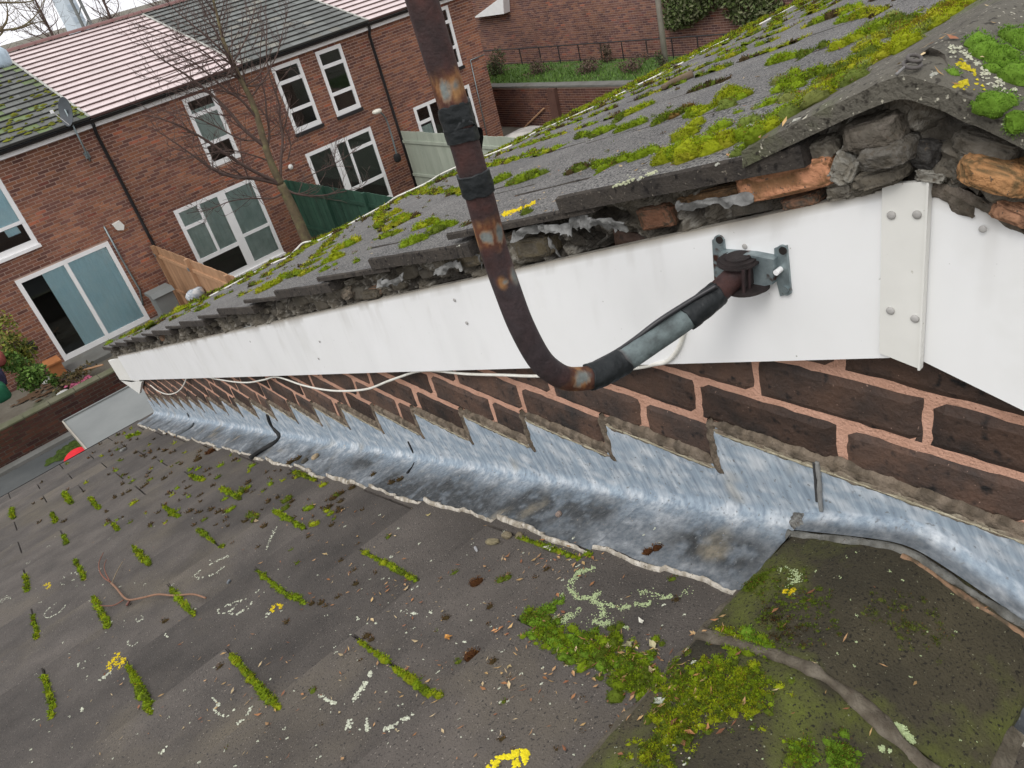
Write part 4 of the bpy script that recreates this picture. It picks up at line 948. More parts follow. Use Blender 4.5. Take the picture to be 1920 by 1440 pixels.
lt.build('leaf_litter', m_attr, kind='stuff', label='dry brown leaf scraps, bud scales and grit scattered over the roof tiles', category='leaf litter')

tw = MB(); tc = (.22, .10, .07)
def tpts(L, lift=.006):
    out = []
    for px, py in L:
        q, n = hit(px, py, bv_low); out.append(q + n * lift)
    return np.array(out)
tw.tube(spline(tpts([(390, 1127), (365, 1120), (335, 1116), (300, 1120), (272, 1126), (248, 1130), (236, 1125), (222, 1108), (212, 1098)], .010), 8), np.linspace(.0024, .0032, 65), 7, (.27, .155, .10))
tw.tube(spline(tpts([(212, 1098), (200, 1090), (192, 1078), (190, 1062), (198, 1042)], .014), 8), np.linspace(.0028, .0012, 33), 6, tc)
tw.tube(spline(tpts([(212, 1098), (204, 1082), (202, 1070), (206, 1058)], .020), 8), np.linspace(.002, .001, 25), 6, tc)
tw.tube(spline(tpts([(214, 1100), (222, 1080), (234, 1058)], .012), 8), np.linspace(.002, .001, 17), 6, (.30, .24, .16))
tw.tube(spline(tpts([(234, 1128), (215, 1138), (190, 1138), (172, 1128)], .006), 8), np.linspace(.0018, .0010, 25), 6, tc)
tw.tube(spline(tpts([(245, 1131), (240, 1138)], .006), 6), .0036, 6, (.20, .10, .08))
tw.build('twig', m_attr, smooth=True, label='reddish brown forked twig lying across the dark tiles, lower left', category='twig')
tw = MB(); tw.tube(spline([hit(x, y, bv_up)[0] + np.array([0, 0, .012]) for x, y in ((1245, 170), (1262, 160), (1280, 153), (1300, 145))], 8), np.linspace(.010, .016, 25), 7, (.16, .12, .08))
tw.build('twig', m_attr, smooth=True, label='short thick broken branch lying on the upper roof near the eaves cable', category='twig')

def stone(px, py, sx, sy, sz, col, col2, label, seed, yaw=0, bv=bv_low):
    q, n = hit(px, py, bv); ax = np.array([math.cos(yaw), math.sin(yaw), 0]); ax -= n * (ax @ n); ax /= np.linalg.norm(ax)
    rock(q + n * sz * .6, (sx, sy, sz), seed, col, col2, [ax, np.cross(n, ax), n], 14, .35, .8).build('stone', m_attr, smooth=True, label=label, category='stone')
stone(592, 858, .016, .011, .007, (.46, .36, .23), (.32, .25, .16), 'tan pebble lying on the lead flashing', 3, .6)
stone(572, 866, .014, .009, .006, (.11, .10, .08), (.06, .055, .045), 'dark pebble beside the tan pebble on the lead flashing', 4, .3)
stone(924, 1018, .016, .0075, .005, (.26, .22, .13), (.16, .14, .09), 'flat olive stone, left of the three by the edge of the lead', 5, 1.9)
stone(951, 1006, .013, .008, .005, (.24, .20, .13), (.14, .12, .08), 'flat olive stone in the middle of the three by the edge of the lead', 6, 1.6)
stone(977, 1008, .011, .009, .006, (.22, .18, .11), (.13, .11, .07), 'pointed olive stone, right of the three by the edge of the lead', 7, .8)
stone(1049, 966, .007, .006, .005, (.32, .25, .21), (.16, .12, .10), 'small pinkish pebble on the wide grey part of the lead', 8)
stone(430, 1092, .008, .004, .004, (.22, .24, .26), (.12, .13, .14), 'small blue-grey stone chip on the dark tiles right of the twig', 9, .9)
stone(232, 833 + 12, .020, .014, .010, (.26, .26, .25), (.14, .14, .13), 'pale grey pebble among moss crumbs near the lower eaves', 10, .4)
stone(893, 1030, .011, .003, .002, (.42, .42, .42), (.30, .30, .30), 'thin pale shard lying on the tiles below the lead edge', 11, 1.2)

# little ring and eyelet on top of the ridge
q, n = hit(1710, 130, bv_up); a = np.linspace(0, 2 * math.pi, 25)
b = MB()
for k, (rr, dz) in enumerate(((.0062, .004), (.0050, .008))):
    b.tube(np.stack([q[0] + rr * 1.3 * np.cos(a) + k * .004, q[1] + rr * np.sin(a), q[2] + dz + .002 * np.sin(a)], 1), .0016, 8, (.13, .12, .11), False)
b.tube([q + [-.02, .004, .002], q + [-.006, .002, .005]], .0012, 6, (.3, .3, .29)); b.build('metal_ring', m_rust, smooth=True, label='small grey metal ring lying on the peak of the upper ridge tile', category='ring')

# ================================================================== aerial pole and bracket
pole = thing('aerial_pole', 'rusty cranked aerial pole with black tape, bolted to the white verge board', 'pole', tuple(onx(1410, 500, -.031)))
cp = [(1384, 512, -.052), (1362, 533, -.070), (1330, 563, -.095), (1280, 602, -.130), (1225, 640, -.165), (1172, 676, -.200), (1130, 699, -.232), (1100, 709, -.252), (1066, 710, -.273), (1038, 698, -.290), (1010, 671, -.306), (978, 612, -.318), (952, 545, -.323), (926, 468, -.325), (904, 385, -.325), (880, 300, -.325), (848, 190, -.325), (818, 90, -.325), (791, 0, -.325), (763, -95, -.325), (730, -205, -.325)]
S = spline([onx(*p) for p in cp] + [onx(*cp[-1]) + np.array([0, 0, .45]), onx(*cp[-1]) + np.array([0, 0, .95])], 26); n_ = 30
T = np.gradient(S, axis=0); kk = len(S)
pix = np.array([( (lambda v: (960 + F * v[0] / v[2], 720 + F * v[1] / v[2]))(R @ (s - CAM)) ) for s in S])
PR = .0139
b = MB(); b.tube(S, PR, n_ * 2, cap=True); V = b.v[0]
Vc = (V - CAM) @ R.T; vx = 960 + F * Vc[:, 0] / Vc[:, 2]; vy = 720 + F * Vc[:, 1] / Vc[:, 2]
arc = np.concatenate([[0], np.cumsum(np.linalg.norm(np.diff(S, axis=0), axis=1))]); va = np.concatenate([np.repeat(arc, n_ * 2), [arc[0], arc[-1]]])
nz1 = fbm(V, 60, 4, 2); nz2 = fbm(V * [1, 1, .5], 160, 3, 5); nz3 = fbm(V, 14, 3, 9)
base = np.array([.046, .024, .023]); redb = np.array([.072, .025, .019]); pur = np.array([.056, .047, .052])
col = base[None] + (redb - base)[None] * np.clip((nz1 - .4) * 3, 0, 1)[:, None]
def arc_at(px, py): return arc[np.argmin((pix[:, 0] - px) ** 2 + (pix[:, 1] - py) ** 2)]
lowp = np.clip((arc_at(935, 500) + .03 - va) / .05, 0, 1)[:, None] * np.clip((va - arc_at(1060, 709)) / .03, 0, 1)[:, None]; col = col * (1 - lowp * .7) + pur * lowp * .7
org = np.array([.42, .130, .030]); ora = np.array([.50, .27, .10]); gal = np.array([.20, .225, .21])
# worn rings and spots: orange rust round bare galvanised metal (they are marks of the pole, placed along and round it)
mid = np.concatenate([np.repeat(S, n_ * 2, 0), S[:1], S[-1:]]); rel = V - mid; tocam = CAM - mid; tocam /= np.linalg.norm(tocam, axis=1)[:, None]
TT = np.concatenate([np.repeat(T, n_ * 2, 0), T[:1], T[-1:]]); TT /= np.linalg.norm(TT, axis=1)[:, None]
sidev = np.cross(TT, tocam); sidev /= np.linalg.norm(sidev, axis=1)[:, None]; ang = np.arctan2((rel * sidev).sum(1), (rel * tocam).sum(1))   # angle round the pole
for (px, py, hw, spots) in ((832, 165, .012, ((-.2, .5, .008), (.45, .5, .007))), (918, 432, .012, ((-.25, .4, .0065), (.8, .35, .009))), (937, 520, .006, ((.0, .3, .004),)), (967, 510, .0, ()), (1078, 705, .016, ((.0, .7, .011),))):
    if hw == 0: continue
    a0 = arc_at(px, py); d = np.abs(va - a0) / hw; k = np.clip(1.5 - d - (nz1 - .5) * 1.6, 0, 1)[:, None]
    if (px, py) == (937, 520):
        k = np.clip(1.6 - np.hypot((va - a0) / .006, (ang + .25) * PR / .0045) - (nz1 - .5), 0, 1)[:, None] + np.clip(1.6 - np.hypot((va - arc_at(960, 508)) / .008, (ang - .95) * PR / .0055) - (nz1 - .5), 0, 1)[:, None]; k = np.clip(k, 0, 1)
    k = k * (.5 + .5 * np.clip((nz2 - .3) * 3, 0, 1)[:, None]); col = col * (1 - k * .85) + (org * .45 + (ora * .9 - org * .45) * np.clip((nz2 - .45) * 3, 0, 1)[:, None]) * k * .85
    for (aa, aw, hh) in spots:
        s_ = np.hypot((va - a0) / hh, (ang - aa) / aw); k = np.clip(1.7 - s_ * 1.5 - (nz2 - .5) * 3.2, 0, 1)[:, None]
        k2 = np.clip(k * 2.2, 0, 1) - k; col = col * (1 - k2) + ora * k2; col = col * (1 - k) + gal * k
s_ = np.hypot((va - arc_at(962, 508)) / .009, (ang - 1.0) / .35); k = np.clip(1.4 - s_ - (nz1 - .5), 0, 1)[:, None]; col = col * (1 - k) + gal * k
s_ = np.hypot((va - arc_at(1080, 705)) / .012, (ang - .3) / .5); k = np.clip(1.4 - s_ - (nz1 - .5) * 1.4, 0, 1)[:, None]; col = col * (1 - k) + gal * k
# grey-green galvanised middle of the arm, dark brown by the bracket
gm = np.clip((arc_at(1165, 680) - va) / .01, 0, 1)[:, None] * np.clip((va - arc_at(1300, 588)) / .01, 0, 1)[:, None]
col = col * (1 - gm) + (np.array([.155, .20, .20])[None] * (.5 + .9 * nz1[:, None])) * gm
b.c = [col]; pl = b.build('pole', m_rust, smooth=True); wparent(pl, pole)
def tape(a0, a1, r, seed, nm='tape_wrap', rag=.5):
    i0, i1 = np.searchsorted(arc, [a0, a1]); i1 = max(i1, i0 + 3); s0 = np.interp(np.linspace(a0, a1, 40), arc, S[:, 0]); s1 = np.interp(np.linspace(a0, a1, 40), arc, S[:, 1]); s2 = np.interp(np.linspace(a0, a1, 40), arc, S[:, 2])
    b = MB(); b.tube(np.stack([s0, s1, s2], 1), r, 40); V = b.v[0]; mid_ = np.concatenate([np.repeat(np.stack([s0, s1, s2], 1), 40, 0), [[s0[0], s1[0], s2[0]], [s0[-1], s1[-1], s2[-1]]]])
    rel = V - mid_; nn = fbm(V, 60, 3, seed) - .5; n3 = fbm(V * [1, 1, 1], 160, 2, seed + 1) - .5
    tdir = np.array([s0[-1] - s0[0], s1[-1] - s1[0], s2[-1] - s2[0]]); tdir /= np.linalg.norm(tdir)
    ends = np.abs(np.concatenate([np.repeat(np.linspace(-1, 1, 40), 40), [-1, 1]])) ** 8
    b.v[0] = V + rel * (nn * .14 + n3 * .10)[:, None] + tdir * (nn * .02 * rag * ends)[:, None]
    o = b.build(nm, m_tape, smooth=True); wparent(o, pole)
tape(arc_at(864, 240), arc_at(856, 212) + .008, 0.0158, 3, rag=1.5); tape(arc_at(868, 262), arc_at(861, 238), 0.0155, 13); tape(arc_at(898, 362), arc_at(888, 326), 0.0157, 4)
tape(arc_at(1170, 677), arc_at(1103, 708), 0.0160, 5); tape(arc_at(1345, 548), arc_at(1288, 597), 0.0156, 6)
# flap of loose tape
b = MB(); P0 = [onx(*p, -.308) for p in ((843, 250), (862, 262), (880, 275), (902, 283))]; P1 = [onx(*p, -.308) for p in ((838, 242), (872, 240), (900, 240), (905, 258))]
b.grid(np.stack([spline(P1, 6), spline(P0, 6)])); b.grid(np.stack([spline(P1, 6), spline(P0, 6)]) + [.001, 0, 0], flip=True); wparent(b.build('tape_flap', m_tape), pole)
# thin coax taped along the arm
arm = [onx(*p) for p in ((1348, 540, -.09), (1300, 568, -.115), (1240, 606, -.15), (1195, 640, -.175), (1160, 664, -.19), (1115, 688, -.225))]
b = MB(); b.tube(spline(arm, 10) + [-.003, 0, .005], .0032, 8); wparent(b.build('coax', m_black, smooth=True), pole)
# bracket: two-winged pressed plate
b = MB()
def pl_(pts, x0, x1):
    q = [onx(*p, -.031) for p in pts]; b.prism([(p[1], p[2]) for p in q], 0, x0, x1)
pl_([(1338, 448), (1360, 448), (1362, 470), (1358, 500), (1350, 545), (1342, 520)], -.0345, -.0315)
pl_([(1360, 466), (1420, 470), (1462, 478), (1460, 524), (1420, 532), (1358, 520)], -.044, -.0318)
pl_([(1455, 463), (1478, 458), (1482, 500), (1486, 548), (1466, 553), (1460, 528), (1456, 500)], -.0350, -.0317)
for p, rr in (((1349, 450), .0066), ((1468, 469), .0066), ((1475, 543), .0066)):
    q = onx(*p, -.033); a = np.linspace(0, 2 * math.pi, 19)[:-1]; b.prism([(q[1] + rr * math.cos(t), q[2] + rr * math.sin(t)) for t in a], 0, -.0356, -.0320)
br = b.build('bracket', m_galv); wparent(br, pole)
for p, rr, mm in (((1349, 450), .0046, m_dark), ((1468, 470), .0046, m_dark), ((1473, 543), .0042, m_galv), ((1463, 505), .0034, m_white)):
    q = onx(*p, -.036); a = np.linspace(0, 2 * math.pi, 17)[:-1]; b = MB(); b.prism([(q[1] + rr * math.cos(t), q[2] + rr * math.sin(t)) for t in a], 0, -.0372 if p[0] != 1463 else -.0452, -.0352)
    o = b.build('screw', mm, br); o.matrix_parent_inverse = Matrix.Identity(4); 
# clamp: round cup with rim, saddle flange and bolt plates round the arm end
b = MB(); cc = onx(1385, 492, -.048)
def disc(c, r, z0, z1, n=26, ex=1.0):
    a = np.linspace(0, 2 * math.pi, n + 1)[:-1]; b.prism([(c[0] + r * math.cos(t), c[1] + r * ex * math.sin(t)) for t in a], 2, z0, z1, (.030, .022, .021))
disc(cc, .0250, cc[2] + .001, cc[2] + .004); disc(cc, .0215, cc[2] + .004, cc[2] + .0065); disc(cc, .0150, cc[2] + .0065, cc[2] + .0085); disc(cc, .0165, cc[2] - .026, cc[2] + .001)
disc(cc + [.0, -.008, 0], .026, cc[2] - .031, cc[2] - .0275); disc(cc + [.010, -.012, 0], .018, cc[2] - .036, cc[2] - .0315)
for i in range(4): b.tube([cc + [-.018 + .012 * i, -.016, -.03], cc + [-.018 + .012 * i, -.018, .002]], .002, 6, (.05, .03, .03))
o = b.build('clamp', m_rust); wparent(o, pole)
rs = MB(); q = onx(1473, 553, -.0305); yy = np.linspace(-.004, .004, 5)
rs.grid(np.array([[[-.0312, q[1] + y, q[2]] for y in yy], [[-.0312, q[1] + y * .5, q[2] - .010] for y in yy], [[-.0312, q[1] + y * .15, q[2] - .019] for y in yy]]), (.52, .37, .17)); rs.build('rust_run', m_lichen, vb)

# ================================================================== cables
def cable(pts, r, label, n=10):
    b = MB(); S = spline(pts, 14); b.tube(S, r, n); return b.build('cable', m_cable, smooth=True, label=label, category='cable')
cable([onx(*p) for p in ((1284, 612, -.034), (1277, 640, -.034), (1266, 662, -.034), (1250, 678, -.033), (1228, 683, -.030), (1190, 690, -.022), (1100, 700, -.022), (1007, 705, -.022), (940, 703, -.022), (873, 701, -.022), (813, 695, -.020),
       (780, 697, -.020), (752, 706, -.022), (727, 715, -.024), (690, 729, -.025), (650, 733, -.025), (610, 731, -.025), (567, 722, -.024), (520, 707, -.020), (495, 712, -.022), (467, 717, -.022), (440, 716, -.022), (407, 711, -.020), (380, 706, -.016), (352, 708, -.02), (347, 716, -.022), (340, 728, -.024), (328, 737, -.025), (312, 739, -.025), (295, 732, -.022), (282, 722, -.02))], .0031,
      'white cable sagging in loops under the verge board across the brickwork')
cpts = []
for p in ((1530, -6), (1480, 22), (1440, 45), (1395, 70), (1340, 90), (1305, 107), (1280, 125), (1240, 148), (1200, 165), (1160, 185), (1120, 205), (1075, 222), (1030, 237), (1000, 250), (975, 266), (925, 287), (880, 303), (830, 325), (800, 343), (770, 357), (742, 370), (722, 384), (698, 397), (665, 415), (632, 433), (600, 450), (570, 455), (555, 468), (543, 484), (520, 491), (495, 502), (470, 516), (450, 528), (425, 543), (395, 560)):
    Y = 5.55 if p[0] < 900 else 5.2; q = ony(*p, Y); zr = -.118 - TP * Y
    # slide along the view ray until it rests on the tiles
    for it in range(12):
        q = ony(*p, Y); dz = q[2] - (-.100 - TP * Y); Y = min(5.85, max(4.0, Y + dz * 1.5))
    q = ony(*p, Y); q[2] = max(q[2], -.116 - TP * Y); cpts.append(q)
cable(cpts, .0072, 'white cable lying on the moss along the far eaves of the upper roof')

# ================================================================== BACKGROUND: terrace at y = 20
FY = 20.0; HW = 3.815; BX = [-7.56, -3.745, .07, 3.85, 7.67, 11.49, 15.30]
BC1 = np.array([[.26, .118, .078], [.215, .10, .072], [.28, .135, .088], [.17, .082, .066], [.33, .150, .088]])
def wallbricks(mb, x0, x1, z0, z1, holes, y0, axis='x', wd=.215, seed=0, dep=.008, hh=.058, cols=BC1, sgn=-1):
    r = np.random.default_rng(seed); cs, hs_, cl = [], [], []
    k = 0; z = z0
    while z < z1 - .03:
        x = x0 - (.1125 if k % 2 else 0)
        while x < x1 - .02:
            a, b_ = max(x, x0), min(x + wd, x1)
            for h in holes:
                if a < h[1] and b_ > h[0] and z < h[3] - .01 and z + hh > h[2] + .01:
                    if a < h[0] - .03: b_ = h[0] - .004
                    elif b_ > h[1] + .03: a = h[1] + .004
                    else: b_ = a
            if b_ - a > .03:
                cs.append(((a + b_) / 2, z + hh / 2)); hs_.append((b_ - a) / 2)
                xx = (a + b_) / 2; g = .8 + .45 * vnoise(np.array([[xx * .8, z * .8, seed]]))[0]
                cl.append(cols[r.integers(len(cols))] * g * r.uniform(.85, 1.1) * (np.array([1.25, .95, .9]) if r.random() < .04 else 1))
            x += wd + .016
        z += hh + .017; k += 1
    cs = np.array(cs); hs_ = np.array(hs_)
    if axis == 'x':
        cen = np.stack([cs[:, 0], np.full(len(cs), y0), cs[:, 1]], 1); half = np.stack([hs_, np.full(len(cs), dep), np.full(len(cs), hh / 2)], 1)
    else:
        cen = np.stack([np.full(len(cs), y0), cs[:, 0], cs[:, 1]], 1); half = np.stack([np.full(len(cs), dep), hs_, np.full(len(cs), hh / 2)], 1)
    mb.boxes(cen, half, None, np.array(cl))

def window(par, x0, x1, z0, z1, v=(), h=(), fw=.095, curtain=None, sill='dark', rail=None, blank=()):
    """v: full-height mullions (x); h: transoms (xa, xb, z); curtains: (xa, xb, za, zb, material)"""
    yf = FY - .015; b = MB(); D = .045
    b.box((x0, yf, z0), (x0 + fw, yf + D, z1)); b.box((x1 - fw, yf, z0), (x1, yf + D, z1))
    b.box((x0 + fw, yf, z1 - fw), (x1 - fw, yf + D, z1)); b.box((x0 + fw, yf, z0), (x1 - fw, yf + D, z0 + fw * 1.3))
    for (xm, w_, za, zb) in v: b.box((xm - w_ / 2, yf - .002, za), (xm + w_ / 2, yf + D - .004, zb))
    for (xa, xb, zm, w_) in h: b.box((xa, yf - .004, zm - w_ / 2), (xb, yf + D - .008, zm + w_ / 2))
    f = b.build('window', m_white, par)
    b = MB(); b.box((x0 + .02, yf + .018, z0 + .02), (x1 - .02, yf + .022, z1 - .02)); b.build('pane', m_glass, f)
    for (xa, xb, za, zb, mm) in (curtain or ()):
        n = max(24, int((xb - xa) * 60)); xs = np.linspace(xa, xb, n); ph = rng.random() * 6
        yy = FY + .030 + .010 * np.sin(xs * 46 + ph) + .005 * np.sin(xs * 117 + ph * 2)
        G = np.array([[[x, y, zb] for x, y in zip(xs, yy)], [[x + .01, y, za] for x, y in zip(xs, yy)]]); b = MB(); b.grid(G); b.build('curtain', mm, f, smooth=True)
    b = MB(); X0, X1, Z0, Z1, Y0, Y1 = x0 + .01, x1 - .01, z0 + .01, z1 - .01, FY + .050, FY + 1.6
    b.grid([[[X0, Y0, Z0], [X0, Y0, Z1]], [[X0, Y1, Z0], [X0, Y1, Z1]], [[X1, Y1, Z0], [X1, Y1, Z1]], [[X1, Y0, Z0], [X1, Y0, Z1]]])
    b.grid([[[X0, Y0, Z0], [X1, Y0, Z0]], [[X0, Y1, Z0], [X1, Y1, Z0]]]); b.grid([[[X0, Y0, Z1], [X1, Y0, Z1]], [[X0, Y1, Z1], [X1, Y1, Z1]]]); b.build('interior', m_room, f)
    if sill:
        b = MB(); b.box((x0 - .02, FY - .075, z0 - (.085 if sill == 'dark' else .07)), (x1 + .02, FY - .016, z0 - .001)); b.build('sill', m_black if sill == 'dark' else m_white, f)
    return f
pinkc = np.array([.64, .535, .515]); greyc = np.array([.150, .158, .150]); greyd = np.array([.125, .130, .120])
BC1 = BC1 * [.86, .93, .98]
hinfo = [('terraced_house', 'leftmost brick house of the terrace, mostly outside the picture with grey tiles', greyd, .25),
         ('terraced_house', 'brick house at the left edge with a mossy grey roof beyond the picture border', greyd, .3),
         ('terraced_house', 'terraced house with mossy grey roof, satellite dish and blue curtains behind sliding doors', greyd, .30),
         ('terraced_house', 'terraced house with the pale pink tiled roof behind the bare tree', pinkc, 0),
         ('terraced_house', 'terraced house with clean grey roof and two narrow upstairs windows side by side', greyc, 0),
         ('terraced_house', 'end terraced house behind the rusty pole, with pink roof and pale garden fence', pinkc, 0)]
ridge_b = MB(); a = np.linspace(-1.25, 1.25, 9)
ridge_b.grid(np.array([[[x, .13 * math.sin(t), .11 * math.cos(t) - .06 - sc_ * 0] for t in a] for x, sc_ in ((0, 0), (.43, 0))]))
ridge_b.box((-.012, -.12, -.05), (.012, .12, -.02)); rme = ridge_b.mesh('ridge_tile')
def far_window_set(i, x0):
    W = []
    if i in (3, 4):
        ups = ((6.0, 6.81),) if i == 3 else ((8.45, 9.29), (9.79, 10.6))
        for xa, xb in ups: W.append(('up', xa, xb, -3.88, -2.19))
    return W
for i, (nm, lab, rc, mossy) in enumerate(hinfo):
    x0, x1 = BX[i], BX[i + 1]; H = thing(nm, lab, 'house'); H['group'] = 'houses of the brick terrace'
    wins = []
    UT, UB, DT, DB = -2.19, -3.88, -4.45, -6.58
    if i == 3:
        wins = [(6.0, 6.81, UB, UT), (4.66, 6.88, DB, DT)]
    elif i == 4: wins = [(8.45, 9.29, UB, UT), (9.79, 10.60, UB, UT), (8.50, 10.68, DB, DT)]
    elif i == 5: wins = [(13.55, 14.40, UB, UT), (12.24, 14.44, DB, DT)]
    elif i == 2: wins = [(.20, 1.67, -3.95, UT), (.84, 2.98, DB - .02, DT - .04)]
    elif i == 1: wins = [(-2.9, -2.0, UB, UT), (-3.0, -.9, DB, DT)]
    else: wins = [(-6.9, -6.0, UB, UT), (-6.8, -4.7, DB, DT)]
    holes = [(a_, b_, c_, d_) for a_, b_, c_, d_ in wins]
    # wall slabs round the openings
    b = MB(); xs = sorted({x0, x1, *[h[0] for h in holes], *[h[1] for h in holes]}); zs = sorted({GZ, -1.98, *[h[2] for h in holes], *[h[3] for h in holes]})
    for xa, xb in zip(xs[:-1], xs[1:]):
        for za, zb in zip(zs[:-1], zs[1:]):
            cx, cz = (xa + xb) / 2, (za + zb) / 2
            if any(h[0] < cx < h[1] and h[2] < cz < h[3] for h in holes): continue
            b.box((xa, FY, za), (xb, FY + .10, zb))
    wl_ = b.build('wall', m_hmortar, H)
    b = MB(); b.box((x0 + .01, FY + 9.8, GZ), (x1 - .01, FY + 9.9, -2.05)); b.build('rear_wall', m_hmortar, H)
    if i == 5:
        b = MB(); P = [(FY + .10, GZ), (FY + 9.8, GZ), (FY + 9.8, -2.1), (25.1, -.40), (FY + .10, -2.1)]; b.prism(P, 0, x1 - .12, x1 - .008); b.build('side_wall', m_hmortar, H)
        b = MB(); wallbricks(b, FY + .0, FY + 9.8, GZ + .005, -2.2, [], x1 - .008, 'y', seed=99); b.build('bricks', m_hbrick, H, kind='stuff')
    b = MB(); wallbricks(b, x0 + .005, x1 - .005, GZ + .005, -1.99, holes, FY, seed=i); b.build('bricks', m_hbrick, wl_, kind='stuff')
    # windows
    for (xa, xb, za, zb) in wins:
        hgt = zb - za
        if hgt < 1.8:
            if xb - xa > 1.2:
                window(H, xa, xb, za, zb, v=[((xa + xb) / 2 - .1, .08, za, zb)], h=[(xa, xb, za + .55, .07)], curtain=[(xa + .8, xb - .05, za + .50, zb - .05, m_curt)] + [(xa + 1.0, xb - .2, za + .34, za + .5, m_curt)], sill='white')
            else:
                cu = [(xa + .05, xb - .05, za + .55, zb - .3, m_net)] if i == 3 else ()
                window(H, xa, xb, za, zb, h=[(xa, xb, zb - .42, .09), (xa, xb, za + .56, .09)], curtain=cu, sill=None if i == 3 else 'dark')
        elif i == 2: window(H, xa, xb, za, zb, v=[((xa + xb) / 2 + .02, .09, za, zb)], curtain=[((xa + xb) / 2 + .03, xb - .06, za + .07, zb - .06, m_curt), (xa + .55, (xa + xb) / 2, za + .07, zb - .06, m_curt)], sill='white')
        elif i == 3: window(H, xa, xb, za, zb, v=[(xa + .62, .07, za + .74, zb), (xa + 1.26, .22, za, zb)], h=[(xa, xa + 1.2, za + .74, .10), (xa, xa + .6, zb - .50, .08), (xa + 1.3, xb, za + .86, .08)],
                            curtain=[(xa + .08, xa + 1.15, za + .78, zb - .07, m_net), (xa + 1.38, xb - .06, za + .10, zb - .07, m_net)], sill='white')
        elif i == 4: window(H, xa, xb, za, zb, v=[(xa + .88, .20, za, zb), (xa + 1.32, .07, za + .74, zb)], h=[(xa + .95, xb, za + .74, .10), (xa + 1.32, xb, zb - .42, .09), (xa, xa + .8, za + .2, .08)], sill='white')
        elif i == 5: window(H, xa, xb, za, zb, v=[(xa + .55, .08, za, zb), (xb - .75, .18, za, zb)], h=[(xa, xa + .55, zb - .48, .09)], curtain=[(xa + .08, xa + .5, za + .6, zb - .6, m_net)], sill='white')
        else: window(H, xa, xb, za, zb, v=[((xa + xb) / 2, .09, za, zb)], curtain=[(xa + .1, xb - .1, za + .1, zb - .1, m_net)], sill='white')
    # roof: slab, tiles, ridge
    ey, ez, ry, rz = FY - .26, -1.885, 25.1, -.34; sl = math.hypot(ry - ey, rz - ez); tr = (rz - ez) / (ry - ey)
    b = MB(); b.prism([(ey + .03, ez - .06), (ry, rz - .07), (2 * ry - ey, ez - .06), (2 * ry - ey, ez - .12), (ry, rz - .14), (ey + .03, ez - .12)], 0, x0 + .002, x1 - .002)
    rf = b.build('roof', m_dark, H)
    b = MB(); n_c = 17; g = sl / n_c; r_ = np.random.default_rng(50 + i); cen, half, cl = [], [], []
    pink = rc is pinkc
    yd = np.array([0, (ry - ey) / sl, (rz - ez) / sl]); nd = np.array([0, -yd[2], yd[1]]); tl = .055 if pink else .05
    for sgn in (1, -1):
        yd_ = yd * [1, sgn, 1]; nd_ = nd * [1, sgn, 1]; lowv = yd_ * math.cos(tl) + nd_ * -math.sin(tl); nv = nd_ * math.cos(tl) + yd_ * math.sin(tl)
        Bm = np.stack([[1, 0, 0], lowv, nv]); cen, half, cl = [], [], []
        for c_ in range(n_c):
            sm = (c_ + .5) * g; wt = .30; off = (c_ % 2) * wt / 2
            base = np.array([0, ey if sgn > 0 else 2 * ry - ey, ez]) + yd_ * sm
            x = x0 - off
            while x < x1 - .01:
                a_, b2 = max(x, x0 + .01), min(x + wt - (.003 if pink else .006), x1 - .01)
                if b2 - a_ > .03:
                    p = base + [(a_ + b2) / 2, 0, 0] + nv * r_.normal() * (.0006 if pink else .002)
                    cen.append(p); half.append(((b2 - a_) / 2, g * .52, .015))
                    k = r_.uniform(.94, 1.06) if pink else r_.uniform(.78, 1.22); cc_ = rc * k
                    if mossy and r_.random() < mossy: cc_ = cc_ * [.85, 1.05, .55] + np.array([.02, .035, .0])
                    if i == 4 and r_.random() < .10: cc_ = np.array([.20, .195, .17]) * k
                    cl.append(cc_)
                x += wt
        b.boxes(np.array(cen), np.array(half), Bm, np.array(cl))
        for c_ in range(n_c):                            # strip at the foot of every course, tile front and its shadow painted dark
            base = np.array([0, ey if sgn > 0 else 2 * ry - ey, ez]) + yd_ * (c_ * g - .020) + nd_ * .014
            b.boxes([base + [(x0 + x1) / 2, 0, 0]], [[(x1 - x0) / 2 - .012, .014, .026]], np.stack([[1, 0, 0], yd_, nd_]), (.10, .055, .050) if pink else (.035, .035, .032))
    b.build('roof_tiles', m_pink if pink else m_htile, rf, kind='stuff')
    for k in range(9):
        pass
        o = link('ridge_tile', rme, None, rf, loc=(x0 + .02 + k * .422, ry, rz + .045))
    b = MB()
    if i: b.boxes([np.array([x0, (ey + ry) / 2, (ez + rz) / 2]) + nd * .030], [[.028, sl / 2, .010]], np.stack([[1, 0, 0], yd, nd]), (.42, .42, .38)); b.build('valley_strip', m_attr, H)
    if mossy:
        b = MB()
        for k in range(210):
            u = r_.random(); xx = r_.uniform(x0, x1); s_ = sl * (.04 + .62 * u * u); p = np.array([xx, ey, ez]) + yd * s_ + nd * .03; s2 = r_.uniform(.02, .07)
            rk_ = np.array([math.cos(1), 0, 0]); n = 8; aa = np.linspace(0, 6.283, n + 1)[:-1]; V = [p + nd * .03] + [p + np.array([1, 0, 0]) * s2 * 1.5 * math.cos(t) * r_.uniform(.7, 1.2) + yd * s2 * .7 * math.sin(t) for t in aa]
            b.add(V, None, [[0, q_ + 1, (q_ + 1) % n + 1] for q_ in range(n)], np.array([.16, .17, .025]) * r_.uniform(.6, 1.2))
        b.build('moss', m_moss, rf, kind='stuff')
    # eaves: fascia, gutter
    b = MB(); b.box((x0 + .004, FY - .13, -2.105), (x1 - .004, FY - .11, -1.93)); b.box((x0 + .004, FY - .11, -2.10), (x1 - .004, FY - .008, -2.085)); b.build('fascia', m_white, H)
